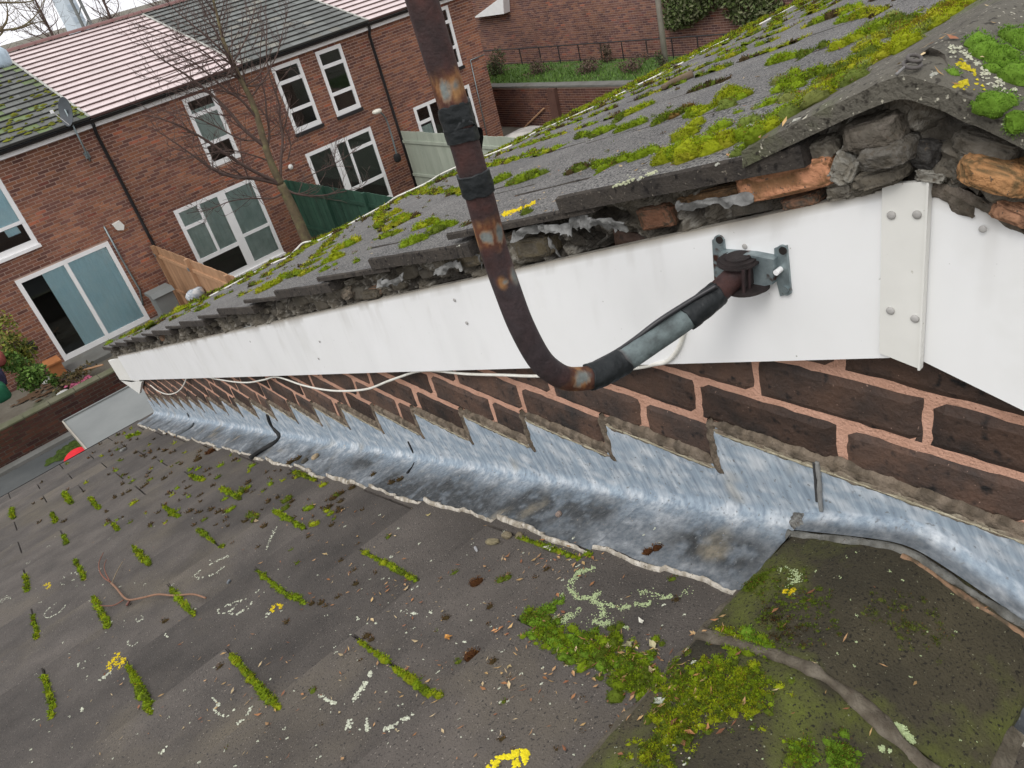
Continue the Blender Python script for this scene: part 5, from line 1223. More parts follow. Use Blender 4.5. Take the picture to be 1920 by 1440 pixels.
    b = MB(); a = np.linspace(math.pi, 2 * math.pi, 9); b.grid(np.array([[[x, FY - .175 + .042 * math.cos(t), -1.925 + .05 * math.sin(t)] for t in a] for x in (x0, x1)])); b.grid(np.array([[[x, FY - .175 + .038 * math.cos(t), -1.925 + .046 * math.sin(t)] for t in a] for x in (x0, x1)]), flip=True); b.build('gutter', m_grey if i in (3, 5) else m_dkgrey, H)
for H in [o for o in C.objects if o.name.startswith('terraced_house')]: pass
m_redridge = mat('red_ridge_tile', (.20, .105, .095), (.15, .08, .075), 4, .7, 0)
rme.materials.append(m_redridge)
# downpipes and small fittings belong to the houses
houses = sorted([o for o in C.objects if o.name.startswith('terraced_house')], key=lambda o: list(C.objects).index(o))
def fit(i, nm, b, mm, smooth=False): return b.build(nm, mm, houses[i], smooth=smooth)
for i, xx in ((3, 3.87), (5, 11.53), (1, -3.70)):
    b = MB(); b.tube([(xx, FY - .175, -1.97), (xx, FY - .17, -2.05), (xx, FY - .05, -2.25), (xx, FY - .05, -4.5), (xx, FY - .05, GZ)], .038, 10); fit(i, 'downpipe', b, m_black, True)
# satellite dish: bowl, arm, wall pole
sdh = thing('satellite_dish', 'grey satellite dish on a thin pole at the eaves of the house with blue curtains', 'satellite dish', (3.5, FY - .1, -2.6))
q0 = ony(163, 290, FY - .05); q1 = ony(122, 205, FY - .35)
b = MB(); b.tube([q0 + [0, 0, -.15], q0 + [0, -.02, .02], q1], .02, 8); wparent(b.build('pole', m_galv, smooth=True), sdh)
b = MB(); a = np.linspace(0, 2 * math.pi, 25); rr = np.linspace(0, .30, 7); ax_ = np.array([-.93, -.22, .30]); ax_ /= np.linalg.norm(ax_); u_ = np.cross(ax_, [0, 0, 1.0]); u_ /= np.linalg.norm(u_); v_ = np.cross(u_, ax_)
cc = q1 + np.array([0, -.05, -.05]); G = np.array([[cc + u_ * r * math.cos(t) + v_ * r * math.sin(t) + ax_ * (r * r * .9 - .05) for t in a] for r in rr]); b.grid(G); b.grid(G - ax_ * .004, flip=True); wparent(b.build('dish', m_dkgrey, smooth=True), sdh)
b = MB(); b.tube([cc - v_ * .28, cc + ax_ * .30], .008, 6); b.boxes([cc + ax_ * .31], [[.03, .03, .03]], None, (1, 1, 1)); wparent(b.build('receiver', m_white), sdh)
b = MB(); b.box((q0[0] - .05, FY - .06, q0[2] - .08), (q0[0] + .05, FY - .009, q0[2] + .06)); wparent(b.build('wall_plate', m_galv), sdh)
# alarm box
al = ony(222, 424, FY - .05); b = MB(); b.prism([(al[0] - .11, al[2] + .09), (al[0] + .07, al[2] + .11), (al[0] + .12, al[2] - .02), (al[0] + .06, al[2] - .12), (al[0] - .07, al[2] - .07)], 1, FY - .10, FY - .0085)
o = b.build('alarm_box', m_strip, label='cream alarm box on the brick wall beside the black downpipe', category='alarm box')
b = MB(); p = ony(545, 313, FY - .06); rock(p, (.07, .05, .07), 5, (.8, .8, .76), (.7, .7, .66), None, 12, .02, 1).build('wall_lamp', m_attr, smooth=True, label='small round white wall lamp on the bricks to the right of the tree', category='lamp')
b = MB(); b.tube([ony(195, 425, FY - .03), ony(228, 485, FY - .03), ony(262, 543, FY - .03), ony(268, 572, FY - .04)], .022, 8); b.build('conduit', m_galv, smooth=True, label='thin grey conduit running down the wall beside the sliding doors', category='pipe')
b = MB(); b.tube([ony(882, 113, FY - .03) , ony(915, 262, FY - .03)], .015, 6); b.tube([ony(882, 113, FY - .03), ony(908, 102, FY - .03), np.array([15.33, FY + .6, -3.75])], .015, 6); b.build('pipe', m_galv, smooth=True, label='thin pale pipe turning the corner of the end house', category='pipe')
fl = thing('floodlight', 'white flood lamp on a bent pole against the wall by the pale fence', 'lamp', tuple(ony(745, 295, FY - .4)))
b = MB(); b.tube(spline([ony(745, 294, FY - .4), ony(733, 250, FY - .4), ony(724, 224, FY - .42), ony(716, 213, FY - .5), ony(710, 210, FY - .55)], 6), .025, 8); wparent(b.build('pole', m_galv, smooth=True), fl)
p = ony(707, 209, FY - .6); wparent(rock(p, (.14, .10, .06), 6, (.82, .80, .70), (.7, .68, .58), None, 14, .05, .8).build('lamp_head', m_attr, smooth=True), fl)
p = ony(745, 296, FY - .4); wparent(rock(p, (.10, .08, .12), 7, (.02, .02, .02), (.03, .03, .03), None, 10, .05, .6).build('base', m_attr, smooth=True), fl)

# ---- garden fences (along y)
def fence(nm, label, cat_, x, y0, y1, zt0, zt1, mm, bw=.14, n_rail=2, brack=False, posts=True):
    T_ = thing(nm, label, cat_, (x, (y0 + y1) / 2, GZ)); n = int(round((y1 - y0) / bw)); bw = (y1 - y0) / n
    for i in range(n):
        ya = y0 + i * bw; t = (i + .5) / n; zt = zt0 + (zt1 - zt0) * t + random.gauss(0, .008)
        b = MB(); b.box((-.011, -bw / 2 + .003, 0), (.011, bw / 2 - .003, zt - GZ)); o = b.build('board', mm, T_); o.matrix_parent_inverse = Matrix.Translation(-T_.location); o.location = (x + random.gauss(0, .002), ya + bw / 2, GZ + .01)
    for r in range(n_rail):
        f = .30 + .55 * r / max(1, n_rail - 1)
        b = MB(); b.boxes([[x - .03, (y0 + y1) / 2, GZ + ((zt0 + zt1) / 2 - GZ) * f]], [[.018, (y1 - y0) / 2, .04]]); wparent(b.build('rail', mm, None), T_)
    if posts:
        k = max(1, int((y1 - y0) / 1.8))
        for i in range(k + 1):
            yy = y0 + (y1 - y0) * i / k; t = i / k; b = MB(); b.box((x - .10, yy - .045, GZ), (x - .013, yy + .045, zt0 + (zt1 - zt0) * t + .03)); wparent(b.build('post', mm), T_)
            if brack:
                for f in (.35, .88):
                    b = MB(); b.box((x - .108, yy - .06, GZ + (zt0 - GZ) * f - .04), (x - .1005, yy + .06, GZ + (zt0 - GZ) * f + .04)); wparent(b.build('metal_bracket', m_galv), T_)
    return T_
fence('timber_fence', 'light brown timber fence of upright boards between two back gardens', 'fence', 3.86, 13.2, 19.85, -5.0, -5.0, m_wood, .15, 2, True)
fence('green_fence', 'dark green boarded garden fence behind the bare tree', 'fence', 7.68, 12.0, 19.85, -4.85, -4.85, m_green, .16)
fence('pale_fence', 'pale grey-green boarded fence beside the end house', 'fence', 11.52, 12.0, 19.85, -4.92, -4.88, m_pale, .40, 2, False, False)

# ---- garden wall along x at y=16.1, with kerb and paving in front
GWY = 16.1
gwl = thing('garden_wall', 'low dark brick garden wall running across behind the grey flat roof', 'wall', (0, GWY, GZ))
b = MB(); b.box((-9, GWY, GZ), (3.8, GWY + .2, -5.95)); o = b.build('wall_core', m_soil); wparent(o, gwl)
b = MB(); wallbricks(b, -9, 3.8, GZ + .005, -5.96, [], GWY - .001, seed=31, dep=.012, cols=BC1 * [.30, .27, .28]); b.boxes([], [], None) if False else None
o = b.build('bricks', m_hbrick, None, kind='stuff'); wparent(o, gwl)
for k in range(26):
    b = MB(); xx = -8.9 + k * .49; b.box((xx, GWY - .015, -5.95), (xx + .48, GWY + .23, -5.925 + random.uniform(0, .01))); o = b.build('coping_stone', m_moss_stone); wparent(o, gwl)
b = MB(); b.box((-12, 8.5, GZ), (3.8, GWY - .25, GZ + .06)); b.build('paving', m_tarmac, kind='structure')
b = MB(); b.box((-12, GWY - .24, GZ), (3.8, GWY - .02, GZ + .12)); b.build('kerb', m_conc, kind='structure')
# patio behind the wall
b = MB(); b.box((-7, GWY + .24, GZ), (-.15, 18.2, GZ + .03)); b.build('patio', m_conc, kind='structure')
b = MB(); b.box((.5, FY - .9, GZ), (3.8, FY - .01, GZ + .10)); b.build('doorstep', m_conc, kind='structure')
b = MB(); q = onz(68, 738, GZ + .03)
for i in range(60):
    p = q + rng.normal(size=3) * [.30, .18, 0]; a = np.linspace(0, 6.28, 7)[:-1]; s_ = random.uniform(.03, .12); b.add([p + [0, 0, .012]] + [p + [s_ * math.cos(t), s_ * .7 * math.sin(t), .004] for t in a], None, [[0, k + 1, (k + 1) % 6 + 1] for k in range(6)], (.12, .075, .045))
b.build('fallen_leaves', m_attr, kind='stuff', label='brown patch of fallen leaves on the concrete patio', category='leaves')

# ---- grey flat roofed extension below the far corner of the gable
zE = -4.2; e0 = onz(132, 785, zE)
ex = thing('flat_roof_extension', 'low extension with flat grey membrane roof and white edge trim, far below the gable corner', 'extension', (1, 8, GZ))
b = MB(); b.box((e0[0], 5.6, GZ), (3.4, e0[1] - .06, zE - .14)); wparent(b.build('wall', m_hmortar), ex)
b = MB(); b.box((e0[0] - .08, 5.5, zE - .10), (3.5, e0[1], zE)); wparent(b.build('roof', m_grey), ex)
b = MB(); b.box((e0[0] - .098, 5.5, zE - .10), (e0[0] - .081, e0[1] + .03, zE + .012)); wparent(b.build('edge_trim', m_cable2), ex)
b = MB(); b.box((e0[0] - .08, e0[1] + .001, zE - .16), (3.5, e0[1] + .03, zE + .02)); wparent(b.build('edge_trim', m_grey), ex)
# neighbouring flat roof edges in the lower left: gutter of the adjoining house
b = MB(); a = np.linspace(math.pi, 2 * math.pi, 9); gz = -.76 - TP * 5.5
for rr, fl_ in ((.055, False), (.050, True)): b.grid(np.array([[[x, 5.60 + rr * math.cos(t), gz + rr * math.sin(t)] for t in a] for x in (-5.9, -.1)]), flip=fl_)
b.build('gutter', m_black, lower)

# ---- red ball, bin, planter box and clutter
p = onz(152, 864, GZ + .22); b = rock(p, (.28, .28, .23), 1, (.72, .03, .04), (.62, .03, .04), None, 20, .03, 1); b.build('paddling_ring', m_attr, smooth=True, label='bright red round plastic object on the dark paving beyond the eaves', category='toy')
bn = thing('wheelie_bin', 'grey lidded bin standing beside the timber fence', 'bin', tuple(onz(330, 600, GZ)))
p = bn.location; p = np.array([3.25, 18.9, GZ]); b = MB(); b.prism([(p[0] - .22, p[1] - .24), (p[0] + .22, p[1] - .24), (p[0] + .22, p[1] + .24), (p[0] - .22, p[1] + .24)], 2, p[2] + .1, p[2] + .92); o = b.build('body', m_grey); wparent(o, bn)
b = MB(); b.prism([(p[1] - .30, p[2] + .925), (p[1] + .28, p[2] + .925), (p[1] + .26, p[2] + 1.0), (p[1] - .20, p[2] + 1.02)], 0, p[0] - .27, p[0] + .27); o = b.build('lid', m_grey); wparent(o, bn)
b = MB()
for sx in (-1, 1): b.tube([(p[0] + sx * .24, p[1] + .2, p[2] + .1), (p[0] + sx * .19, p[1] + .2, p[2] + .1)], .1, 12)
wparent(b.build('wheel', m_black), bn)
b = MB(); p = onz(104, 700, GZ); p[1] = 19.2; p = ony(105, 690, 19.3); b.box((p[0] - .14, 19.15, GZ), (p[0] + .14, 19.55, GZ + .42)); b.box((p[0] - .17, 19.12, GZ + .421), (p[0] + .17, 19.58, GZ + .46)); b.build('clay_planter', mat('terracotta', (.42, .17, .06), (.34, .13, .05), 4, .8, .1), label='orange terracotta planter against the corner of the sliding doors', category='planter')
b = MB()
for k, (px, py, s_) in enumerate(((92, 712, .10), (118, 737, .09), (124, 741, .06))): pass
for k, (px, py, s_, lab) in enumerate(((92, 712, .11, 'white stone nearest the shrub on the garden path'), (118, 738, .09, 'white stone at the corner of the garden wall'), (125, 741, .06, 'smallest white stone at the corner of the garden wall'))):
    p = onz(px, py, GZ + .08); rock(p, (s_ * 1.5, s_, s_ * .7), 20 + k, (.75, .75, .72), (.6, .6, .57), None, 12, .3, .9).build('stone', m_attr, smooth=True, label=lab, category='stone')
p = onz(147, 718, GZ + .08); b = MB()
for k in range(26):
    c_ = p + rng.normal(size=3) * [.14, .05, .03]; n = 6; a = np.linspace(0, 6.28, n + 1)[:-1]; s_ = .05; b.add([c_ + [0, 0, .03]] + [c_ + [s_ * math.cos(t), s_ * math.sin(t), 0] for t in a], None, [[0, q_ + 1, (q_ + 1) % n + 1] for q_ in range(n)], (.62, .16, .26))
b.build('flowers', m_attr, kind='stuff', label='little patch of pink petals on the garden bed', category='flowers')
b = MB(); p0 = onz(148, 696, GZ + .25); p1 = onz(193, 684, GZ + .3); b.tube([p0, p1], .022, 6); b.build('stick', m_wood, label='pale wooden stick lying on the garden bed', category='stick')
b = MB(); p = ony(55, 652, FY - .02); b.box((p[0] - .13, FY - .03, p[2] - .12), (p[0] + .13, FY - .009, p[2] + .12)); b.build('air_vent', m_black, label='black air vent low on the brick wall beside the shrub', category='vent')
b = MB(); p = onx(0, 0); q = onz(370, 560, GZ + .7); q = ony(366, 553, 17.5)
rock(q, (.22, .10, .14), 44, (.30, .36, .42), (.75, .76, .75), None, 12, .4, .8).build('plastic_bag', m_attr, smooth=True, label='crumpled blue and white bag by the timber fence', category='bag')

# ================================================================== vegetation
def leaf_cloud(b, cen, rad, n, size, cols, flat=1.0, seed=0, shell=.55):
    r = np.random.default_rng(seed); u = r.normal(size=(n, 3)); u /= np.linalg.norm(u, axis=1)[:, None]
    k = (shell + (1 - shell) * r.random((n, 1))) * (.72 + .5 * fbm(u * 2 + seed, 1.3, 2, seed)[:, None]); p = np.asarray(cen) + u * np.asarray(rad) * k
    d = r.normal(size=(n, 3)); d /= np.linalg.norm(d, axis=1)[:, None]; s = np.cross(d, r.normal(size=(n, 3))); s /= np.linalg.norm(s, axis=1)[:, None]
    L_ = size * (.6 + .8 * r.random((n, 1))); V = np.stack([p - d * L_, p - s * L_ * .45, p + d * L_, p + s * L_ * .45], 1).reshape(-1, 3)
    cl = np.asarray(cols)[r.integers(len(cols), size=n)] * (.7 + .6 * r.random((n, 1))); b.add(V, np.arange(4 * n).reshape(-1, 4), None, np.repeat(cl, 4, 0))
def shrub(cen, rad, n, size, cols, label, cat_='shrub', seed=0, stems=True, group=None, stemcol=None):
    T_ = thing('shrub', label, cat_, (cen[0], cen[1], cen[2] - rad[2]), group)
    b = MB()
    for i in range(5): 
        off = rng.normal(size=3) * np.array(rad) * .35; leaf_cloud(b, np.array(cen) + off, np.array(rad) * .65, n // 5, size, cols, seed=seed + i)
    wparent(b.build('foliage', m_leafg), T_)
    b = MB()
    for i in range(7): b.tube(spline([(cen[0] + rng.normal() * .03, cen[1] + rng.normal() * .03, cen[2] - rad[2]), np.array(cen) + rng.normal(size=3) * np.array(rad) * .4 - [0, 0, rad[2] * .3], np.array(cen) + rng.normal(size=3) * np.array(rad) * .6], 4), np.linspace(.015, .004, 9), 5)
    wparent(b.build('stem', m_twig), T_); return T_
YG = [(.22, .24, .03), (.16, .20, .035), (.28, .26, .06), (.10, .14, .03)]; MG = [(.10, .19, .03), (.06, .13, .025), (.14, .24, .05)]
p = ony(22, 655, 18.4); shrub((p[0], 18.4, p[2]), (.45, .4, .55), 1500, .045, YG, 'yellow-green shrub at the left edge in front of the brick wall', seed=1)
p = ony(55, 700, 17.6); shrub((p[0], 17.6, p[2]), (.40, .35, .35), 1200, .045, MG, 'bright green bush below the yellow-green shrub', seed=2)
p = ony(90, 690, 18.6); shrub((p[0], 18.6, GZ + .25), (.16, .16, .22), 300, .04, MG, 'small dark green plant beside the terracotta planter', 'plant', seed=3)
p = onz(128, 712, GZ + .2); shrub((p[0], p[1], GZ + .22), (.40, .25, .25), 700, .04, [(.16, .12, .05), (.22, .16, .08), (.10, .10, .04)], 'dry brown grasses in the bed behind the low wall', 'grasses', seed=4)
b = MB(); q = ony(5, 700, 17.4)
rock((q[0] - .16, 17.4, q[2]), (.18, .24, .22), 61, (.05, .045, .09), (.03, .03, .05), None, 20, .5, .7).build('garden_bag', m_attr, smooth=True, label='dark purple bag beside the shrubs at the left edge', category='bag')
q = ony(2, 672, 17.6); rock((q[0] - .08, 17.7, q[2]), (.16, .2, .16), 62, (.35, .10, .08), (.25, .07, .06), None, 12, .2, .7).build('red_tub', m_attr, smooth=True, label='dull red tub at the left edge under the shrub', category='tub')
q = ony(4, 732, 16.9); rock((q[0] - .06, 16.9, q[2]), (.16, .2, .18), 63, (.02, .12, .06), (.015, .09, .05), None, 12, .1, .5).build('green_tub', m_attr, smooth=True, label='dark green tub on the patio at the left edge', category='tub')
b = MB()
for k in range(90):                                         # moss strip along the paving
    t = random.random(); p = onz(95 + 65 * t, 868 - 48 * t, GZ + .07) + rng.normal(size=3) * [.06, .1, 0]; n = 6; a = np.linspace(0, 6.28, n + 1)[:-1]; s_ = random.uniform(.03, .09)
    b.add([p + [0, 0, .03]] + [p + [s_ * math.cos(u), s_ * math.sin(u), 0] for u in a], None, [[0, q_ + 1, (q_ + 1) % n + 1] for q_ in range(n)], np.array([.055, .085, .018]) * random.uniform(.6, 1.2))
b.build('moss', m_moss, kind='stuff', label='green moss strip on the dark paving near the kerb', category='moss')

# bare trees: guided limbs with random twigs
def limb_twigs(b, P, r0, r1, n, ln, depth, seed, up=.35, spread=.8):
    r = np.random.default_rng(seed)
    for i in range(n):
        t = r.uniform(.15, 1.0) if depth else r.uniform(.25, 1); k = min(len(P) - 2, int(t * (len(P) - 1))); p = P[k]; T_ = P[k + 1] - P[k]; T_ = T_ / (np.linalg.norm(T_) + 1e-9)
        d = T_ * .7 + r.normal(size=3) * spread * [1, .7, .8] + [0, 0, up]; d /= np.linalg.norm(d); L = ln * r.uniform(.5, 1.2) * (1.15 - .5 * t); rr = (r0 + (r1 - r0) * t) * .5
        m1 = p + d * L * .5 + r.normal(size=3) * L * .06; m2 = p + d * L + r.normal(size=3) * L * .10 + [0, 0, L * .12]
        Q = spline([p, m1, m2], 4); b.tube(Q, np.linspace(max(rr, .004), max(rr * .3, .0025), len(Q)), 5, cap=False)
        if depth > 0: limb_twigs(b, Q, max(rr, .004), max(rr * .3, .0025), 5 if depth > 1 else 4, L * .55, depth - 1, seed * 7 + i + 1, up, spread)
TY = 17.0
tree = thing('bare_tree', 'leafless young tree with many thin branches standing in front of the brick terrace', 'tree', tuple(ony(600, 500, TY)))
tree.location.z = GZ
def ty(L, dy=0.0): return np.array([ony(px, py, TY + dy + k) for px, py, k in [(l + (0,))[:3] for l in L]])
trunk = spline(np.vstack([[ony(590, 470, TY)[0] + .1, TY, GZ], ty([(578, 455), (560, 415), (543, 378), (526, 345)])]), 6)
b = MB(); b.tube(trunk, np.linspace(.14, .10, len(trunk)), 14); st2 = spline(ty([(526, 345), (508, 305), (494, 262), (484, 225), (470, 185), (452, 150), (437, 118), (420, 80), (410, 40), (400, 0), (396, -40)]), 6)
b.tube(st2, np.linspace(.085, .016, len(st2)), 10); wparent(b.build('trunk', m_bark, smooth=True), tree)
b = MB(); limbs = [([(526, 345), (480, 335), (440, 332), (400, 318), (360, 290), (320, 262), (285, 240)], .05, 0), ([(520, 342), (470, 318), (425, 290), (385, 262), (345, 240), (300, 222), (262, 215)], .045, -.5), ([(497, 275), (460, 245), (430, 210), (400, 180), (365, 152), (330, 128), (295, 105), (262, 70)], .045, .4),
                   ([(526, 345), (527, 300), (530, 260), (526, 225), (522, 190), (508, 150), (500, 110), (500, 60), (498, 10)], .035, -.3), ([(500, 285), (505, 250), (500, 215), (497, 180), (490, 150), (488, 100), (492, 50)], .03, .3), ([(530, 350), (550, 362), (580, 367), (610, 366), (640, 360), (680, 352)], .03, -.3),
                   ([(452, 150), (430, 110), (395, 75), (365, 50), (330, 20), (300, -10)], .028, .2), ([(437, 118), (455, 85), (470, 50), (478, 15)], .02, 0), ([(484, 225), (455, 190), (420, 165), (380, 130), (350, 110), (310, 92)], .03, -.3), ([(535, 360), (510, 372), (470, 372), (430, 378), (395, 392), (350, 400)], .02, -.4),
                   ([(540, 300), (545, 270), (536, 240), (540, 200)], .018, .2), ([(470, 185), (440, 175), (400, 170), (360, 175), (320, 165)], .02, .3), ([(560, 340), (600, 320), (640, 300), (680, 270)], .014, .2)]
for i, (L, r, dy) in enumerate(limbs):
    Q = ty(L); Q[:, 1] += 0; off = np.linspace(0, dy, len(Q)); Q = np.array([ony(px, py, TY + o_) for (px, py), o_ in zip(L, off)]); Q = spline(Q, 6)
    b.tube(Q, np.linspace(r, .006, len(Q)), 7, cap=False); limb_twigs(b, Q, r, .006, 16, .75, 1, 300 + i, .25, .6)
limb_twigs(b, st2[20:], .05, .02, 26, .9, 1, 555, .3, .7)
for i, (L, r, dy) in enumerate([([(494, 262), (455, 262), (410, 240), (370, 222), (330, 212), (290, 205)], .022, .2), ([(452, 150), (420, 130), (380, 95), (345, 80), (300, 60), (255, 45)], .02, -.2), ([(430, 100), (405, 60), (385, 25), (370, -10)], .018, .2), ([(440, 120), (410, 112), (370, 120), (330, 135), (290, 150)], .018, 0), ([(500, 300), (470, 290), (430, 282), (380, 290), (330, 300), (290, 300)], .02, -.2), ([(470, 185), (500, 140), (520, 100), (530, 60), (540, 20)], .018, .1)]):
    Q = spline(np.array([ony(px, py, TY + o_) for (px, py), o_ in zip(L, np.linspace(0, dy, len(L)))]), 6); b.tube(Q, np.linspace(r, .005, len(Q)), 6, cap=False); limb_twigs(b, Q, r, .005, 18, .75, 1, 700 + i, .25, .6)
wparent(b.build('crown', m_twig, smooth=True), tree)

def bare_tree(x, y, h, seed, label, n=10, z=GZ, spread=.9, r0=.16, ln=.30, group=None, depth=2):
    T_ = thing('bare_tree', label, 'tree', (x, y, z), group); r = np.random.default_rng(seed)
    tr = spline([(x, y, z), (x + r.normal() * .2, y, z + h * .3), (x + r.normal() * .4, y, z + h * .62), (x + r.normal() * .6, y, z + h)], 5)
    b = MB(); b.tube(tr, np.linspace(r0, .03, len(tr)), 8); wparent(b.build('trunk', m_twig, smooth=True), T_)
    b = MB(); limb_twigs(b, tr[5:], r0 * .6, .03, n, h * ln, depth, seed, .3, spread); wparent(b.build('crown', m_twig), T_); return T_
far = [(5.5, 43, 9.5, 'nearest leafless tree beyond the pink roof, at its left end'), (10.5, 46, 9.5, 'leafless tree beyond the pink roof, left of the tall mast'), (14, 49, 10, 'leafless tree beyond the pink roof, right of the tall mast'), (2.0, 40, 9, 'leafless tree at the top left corner beyond the mossy roof'), (18.5, 52, 10, 'leafless tree behind the join of pink and grey roofs'), (8, 60, 11, 'distant leafless tree low behind the ridge'), (23, 58, 10, 'leafless tree behind the grey roof, farthest right'), (-2.5, 44, 9, 'leafless tree beyond the left border')]
for i, (x, y, h, lab) in enumerate(far): bare_tree(x, y, h, 900 + i, lab, 24, GZ, .9, .16, .30)
b = MB(); r = np.random.default_rng(5)
for i in range(3000):                                       # tangle of far scrub
    x = r.uniform(-15, 60); y = r.uniform(62, 90); z = GZ + r.random() ** 1.6 * 6.2; d = r.normal(size=3) * [.7, .3, 1]; d /= np.linalg.norm(d); L = r.uniform(.4, 1.6); s_ = np.array([.03, 0, .01]) * r.uniform(.5, 1.6)
    p = np.array([x, y, z]); b.add([p - s_, p + s_, p + d * L], None, [[0, 1, 2]], (1, 1, 1))
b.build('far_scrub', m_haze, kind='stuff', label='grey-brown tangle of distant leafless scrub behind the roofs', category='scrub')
# branch hanging into the top left corner belongs to a nearer tree outside the frame
nt_ = thing('bare_tree', 'nearer leafless tree whose dark boughs cross the sky in the top left corner', 'tree', (-1.2, 27.0 + 9, GZ))
Y0 = 36.0; b = MB(); tr = spline([(-1.2, Y0, GZ), (-1.1, Y0, -2), (-.8, Y0, 1.2), (-.5, Y0, 4)], 6); b.tube(tr, np.linspace(.22, .08, len(tr)), 8); wparent(b.build('trunk', m_bark, smooth=True), nt_)
b = MB()
for i, L in enumerate(([(-40, 70), (0, 58), (20, 55), (40, 50), (58, 38), (72, 22), (82, 0)], [(0, 58), (12, 40), (14, 22), (12, 5)], [(-30, 10), (0, 5), (30, 5), (58, 2), (70, -8)], [(20, 56), (45, 50), (60, 44), (80, 40)], [(-20, 80), (5, 60), (-5, 48)])):
    Q = spline([ony(px, py, Y0) for px, py in L], 6); b.tube(Q, np.linspace(.055, .012, len(Q)), 6, cap=False); limb_twigs(b, Q, .04, .012, 10, .7, 1, 40 + i, .2, .7)
wparent(b.build('crown', m_bark, smooth=True), nt_)
# distant tower block and masts
b = MB(); p0 = ony(118, 0, 240.); x0, x1 = ony(128, 20, 240.)[0], ony(152, 20, 240.)[0]
tb = thing('tower_block', 'hazy blue-grey tower block far off in the top left sky', 'tower', ((x0 + x1) / 2, 240, GZ))
b.box((x0, 240, GZ), (x1, 250, 60), (.62, .70, .76)); wparent(b.build('walls', m_attr), tb)  # haze painted in: walls and window bands get paled colours
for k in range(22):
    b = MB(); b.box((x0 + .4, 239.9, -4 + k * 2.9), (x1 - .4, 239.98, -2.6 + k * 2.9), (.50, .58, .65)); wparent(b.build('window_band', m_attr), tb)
for k, (px, pyb, lab) in enumerate(((158, 36, 'tall pale lattice mast beyond the roofs, left of the pair'), (202, 20, 'thinner pale mast beyond the roofs, right of the pair'))):
    p = ony(px, pyb, 70.); T_ = thing('mast', lab, 'mast', (p[0], 70, GZ)); b = MB()
    for dx in ((-.35, .35) if k == 0 else (0,)): b.tube([(p[0] + dx, 70, GZ), (p[0] + dx * .6, 70, 14)], .12 if k == 0 else .09, 6)
    wparent(b.build('pole', m_grey), T_)
    if k == 0:
        b = MB()
        for j in range(18): b.tube([(p[0] - .33, 70, -6 + j), (p[0] + .33, 70, -5.2 + j)], .05, 5)
        wparent(b.build('bracing', m_grey), T_)

# ---- right background: retaining wall, bank, railing, brick building
RXW = 17.0; zc0 = -5.30
rw = thing('retaining_wall', 'brown brick retaining wall with pale coping and a brick pier below the grassy bank', 'wall', (RXW, 20, GZ))
b = MB(); b.box((RXW, 6, GZ - .6), (RXW + .3, 34, zc0 - .06)); wparent(b.build('wall_core', m_hmortar), rw)
b = MB(); wallbricks(b, 12, 26, GZ - .5, zc0 - .07, [], RXW - .001, 'y', seed=71, dep=.010, cols=BC1 * [.62, .58, .62]); wparent(b.build('bricks', m_hbrick, None, kind='stuff'), rw)
b = MB(); q = onx(1037, 190, RXW - .12); b.box((RXW - .16, q[1] - .17, GZ - .5), (RXW - .012, q[1] + .17, zc0 - .07), (.13, .07, .055)); wparent(b.build('pier', m_hbrick), rw)
for k in range(30):
    b = MB(); yy = 8 + k * .62; b.box((RXW - .05, yy, zc0 - .055), (RXW + .35, yy + .61, zc0)); wparent(b.build('coping_stone', m_conc), rw)
m_grass = mat('grass_bank', (.085, .15, .035), (.055, .10, .03), 3, .95, .8, 30, .01, stain=((.13, .10, .06), 1.3, .55, .7))
b = MB(); b.grid([[[RXW + .3, 4, zc0 - .03], [RXW + .3, 36, zc0 - .03]], [[19.6, 4, zc0 + .03], [19.6, 36, zc0 + .03]], [[19.61, 4, GZ - 1.2], [19.61, 36, GZ - 1.2]]]); b.build('grass_bank', m_grass, kind='structure')
b = MB(); r = np.random.default_rng(8); n = 9000; px = np.stack([r.uniform(RXW + .35, 19.55, n), r.uniform(10, 28, n), np.full(n, zc0 - .01)], 1); h = r.uniform(.05, .14, (n, 1)); s_ = r.normal(size=(n, 3)) * .015; d = np.stack([r.normal(size=n) * .3, r.normal(size=n) * .3, np.ones(n)], 1)
b.add(np.stack([px - s_, px + s_, px + d * h], 1).reshape(-1, 3), None, np.arange(3 * n).reshape(-1, 3), np.repeat(np.array([[.11, .20, .04]]) * r.uniform(.6, 1.4, (n, 1)), 3, 0)); b.build('grass', m_leafg, kind='stuff', label='rough green grass on top of the retaining wall', category='grass')
DK = [(.12, .075, .06), (.09, .06, .05), (.15, .10, .08)]; GB = [(.06, .09, .03), (.045, .07, .03), (.09, .10, .04)]
for k, (px, py, rx, rz, n, cols, lab) in enumerate(((935, 125, .42, .50, 900, GB, 'dark green clipped bush next to the corner of the end house'), (928, 150, .3, .28, 500, DK, 'dull brown bush below the clipped green bush'), (1010, 140, .45, .30, 700, DK, 'low purple-brown bush, first from the end house on the bank'), (1112, 145, .50, .24, 700, DK, 'low purple-brown bush in the middle of the bank'), (1195, 135, .45, .24, 600, DK, 'low pinkish brown bush, farthest right on the bank'),
                                                     (1138, 108, .26, .38, 500, [(.10, .075, .05), (.08, .06, .04)], 'upright brown bush against the railing'), (1238, 110, .20, .22, 260, GB, 'small green bush at the foot of the lamp column'))):
    q = onx(px, py, 18.3 if k != 5 else 19.3); shrub((q[0], q[1], max(q[2], zc0 + rz * .8)), (rx, rx, rz), n, .035, cols, lab, 'bush', 80 + k)
rl = thing('railing', 'dark metal railing along the top of the grassy bank', 'railing', (19.4, 20, zc0)); RLX = 19.4
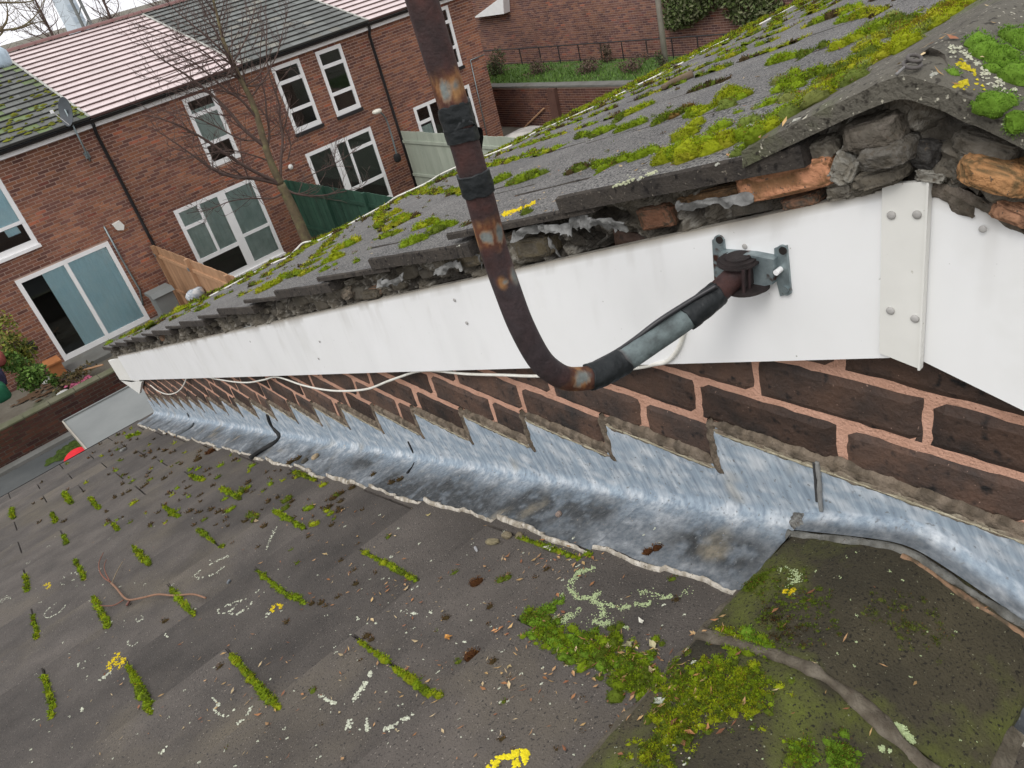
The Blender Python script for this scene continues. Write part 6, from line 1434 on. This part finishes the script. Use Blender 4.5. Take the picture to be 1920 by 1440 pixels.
pa = onx(900, 104, RLX); pb = onx(1290, 70, RLX); b = MB(); b.tube([(RLX, 30, zc0 + .62), (RLX, 9, zc0 + .62)], .02, 6); wparent(b.build('rail', m_black), rl); b = MB(); b.tube([(RLX, 30, zc0 + .12), (RLX, 9, zc0 + .12)], .012, 6); wparent(b.build('rail', m_black), rl)
for px in (975, 1012, 1048, 1086, 1128, 1168, 1214, 1262, 1310, 1360):
    q = onx(px, 100, RLX); b = MB(); b.tube([(RLX, q[1], zc0 - .02), (RLX, q[1], zc0 + .62)], .020, 6); wparent(b.build('post', m_black), rl)
bb = thing('brick_building', 'long plain brown brick building behind the railing at the top of the picture', 'building', (26, 20, GZ)); BXX = 21.6
b = MB(); b.box((BXX, 4, GZ - 1.4), (BXX + 9, 44, 2.2)); wparent(b.build('wall', m_hmortar), bb)
b = MB(); wallbricks(b, 10, 30, -6.9, -1.6, [], BXX - .001, 'y', seed=72, dep=.008, cols=BC1 * [.92, .95, 1.05]); wparent(b.build('bricks', m_hbrick, None, kind='stuff'), bb)
q0 = onx(892, 32, BXX - .2); q1 = onx(950, 24, BXX - .2); q2 = onx(948, -10, BXX - .2); b = MB(); b.prism([(q0[1], q0[2]), (q1[1], q1[2]), (q2[1], q2[2])], 0, BXX - .35, BXX - .012); wparent(b.build('white_cladding', m_white), bb)
b = MB()
for k, (px, py, rr, n) in enumerate(((1280, 10, 1.0, 1800), (1265, 35, .5, 600), (1310, -5, .8, 900), (1400, 5, 1.0, 1500), (1440, 20, .7, 700), (1360, -15, .6, 500))):
    q = onx(px, py, BXX - .25); leaf_cloud(b, q, (.35, rr * .9, rr * .75), n, .07, [(.10, .14, .04), (.15, .18, .08), (.07, .10, .03), (.20, .21, .12)], seed=k)
b.build('ivy', m_leafg, label='ivy climbing on the brown brick building beside the lamp column', category='ivy', kind='stuff')
q = onx(1246, 100, 18.6); b = MB(); b.tube([(18.6, q[1], GZ), (18.6, q[1], 3)], .085, 12); b.build('lamp_column', m_cable2, smooth=True, label='tall pale grey column standing in front of the brick building', category='column')
q = onx(985, 262, RXW - 1.0); rock((RXW - .9, q[1], q[2] - .15), (.9, .8, .45), 91, (.62, .60, .55), (.45, .43, .40), None, 18, .35, .7).build('tarpaulin', m_attr, smooth=True, label='crumpled pale tarpaulin heap at the foot of the retaining wall', category='tarpaulin')
b = MB(); b.tube([onx(960, 262, RXW - .06), onx(1020, 203, RXW - .06)], .03, 6); b.build('plank', m_wood, label='thin plank leaning against the retaining wall', category='plank')
q = ony(4, 108, 22.5); rock((q[0], 22.5, q[2]), (.16, .14, .22), 95, (.55, .66, .74), (.42, .52, .60), None, 12, .3, .7).build('plastic_sheet', m_attr, smooth=True, label='pale blue plastic sheet on the mossy roof at the left edge', category='sheet')

# ---- names of repeats and labels that only group members share
for o in list(C.objects):
    if o.type == 'MESH' and o.name.startswith('ridge_tile') and o.data is rme: pass
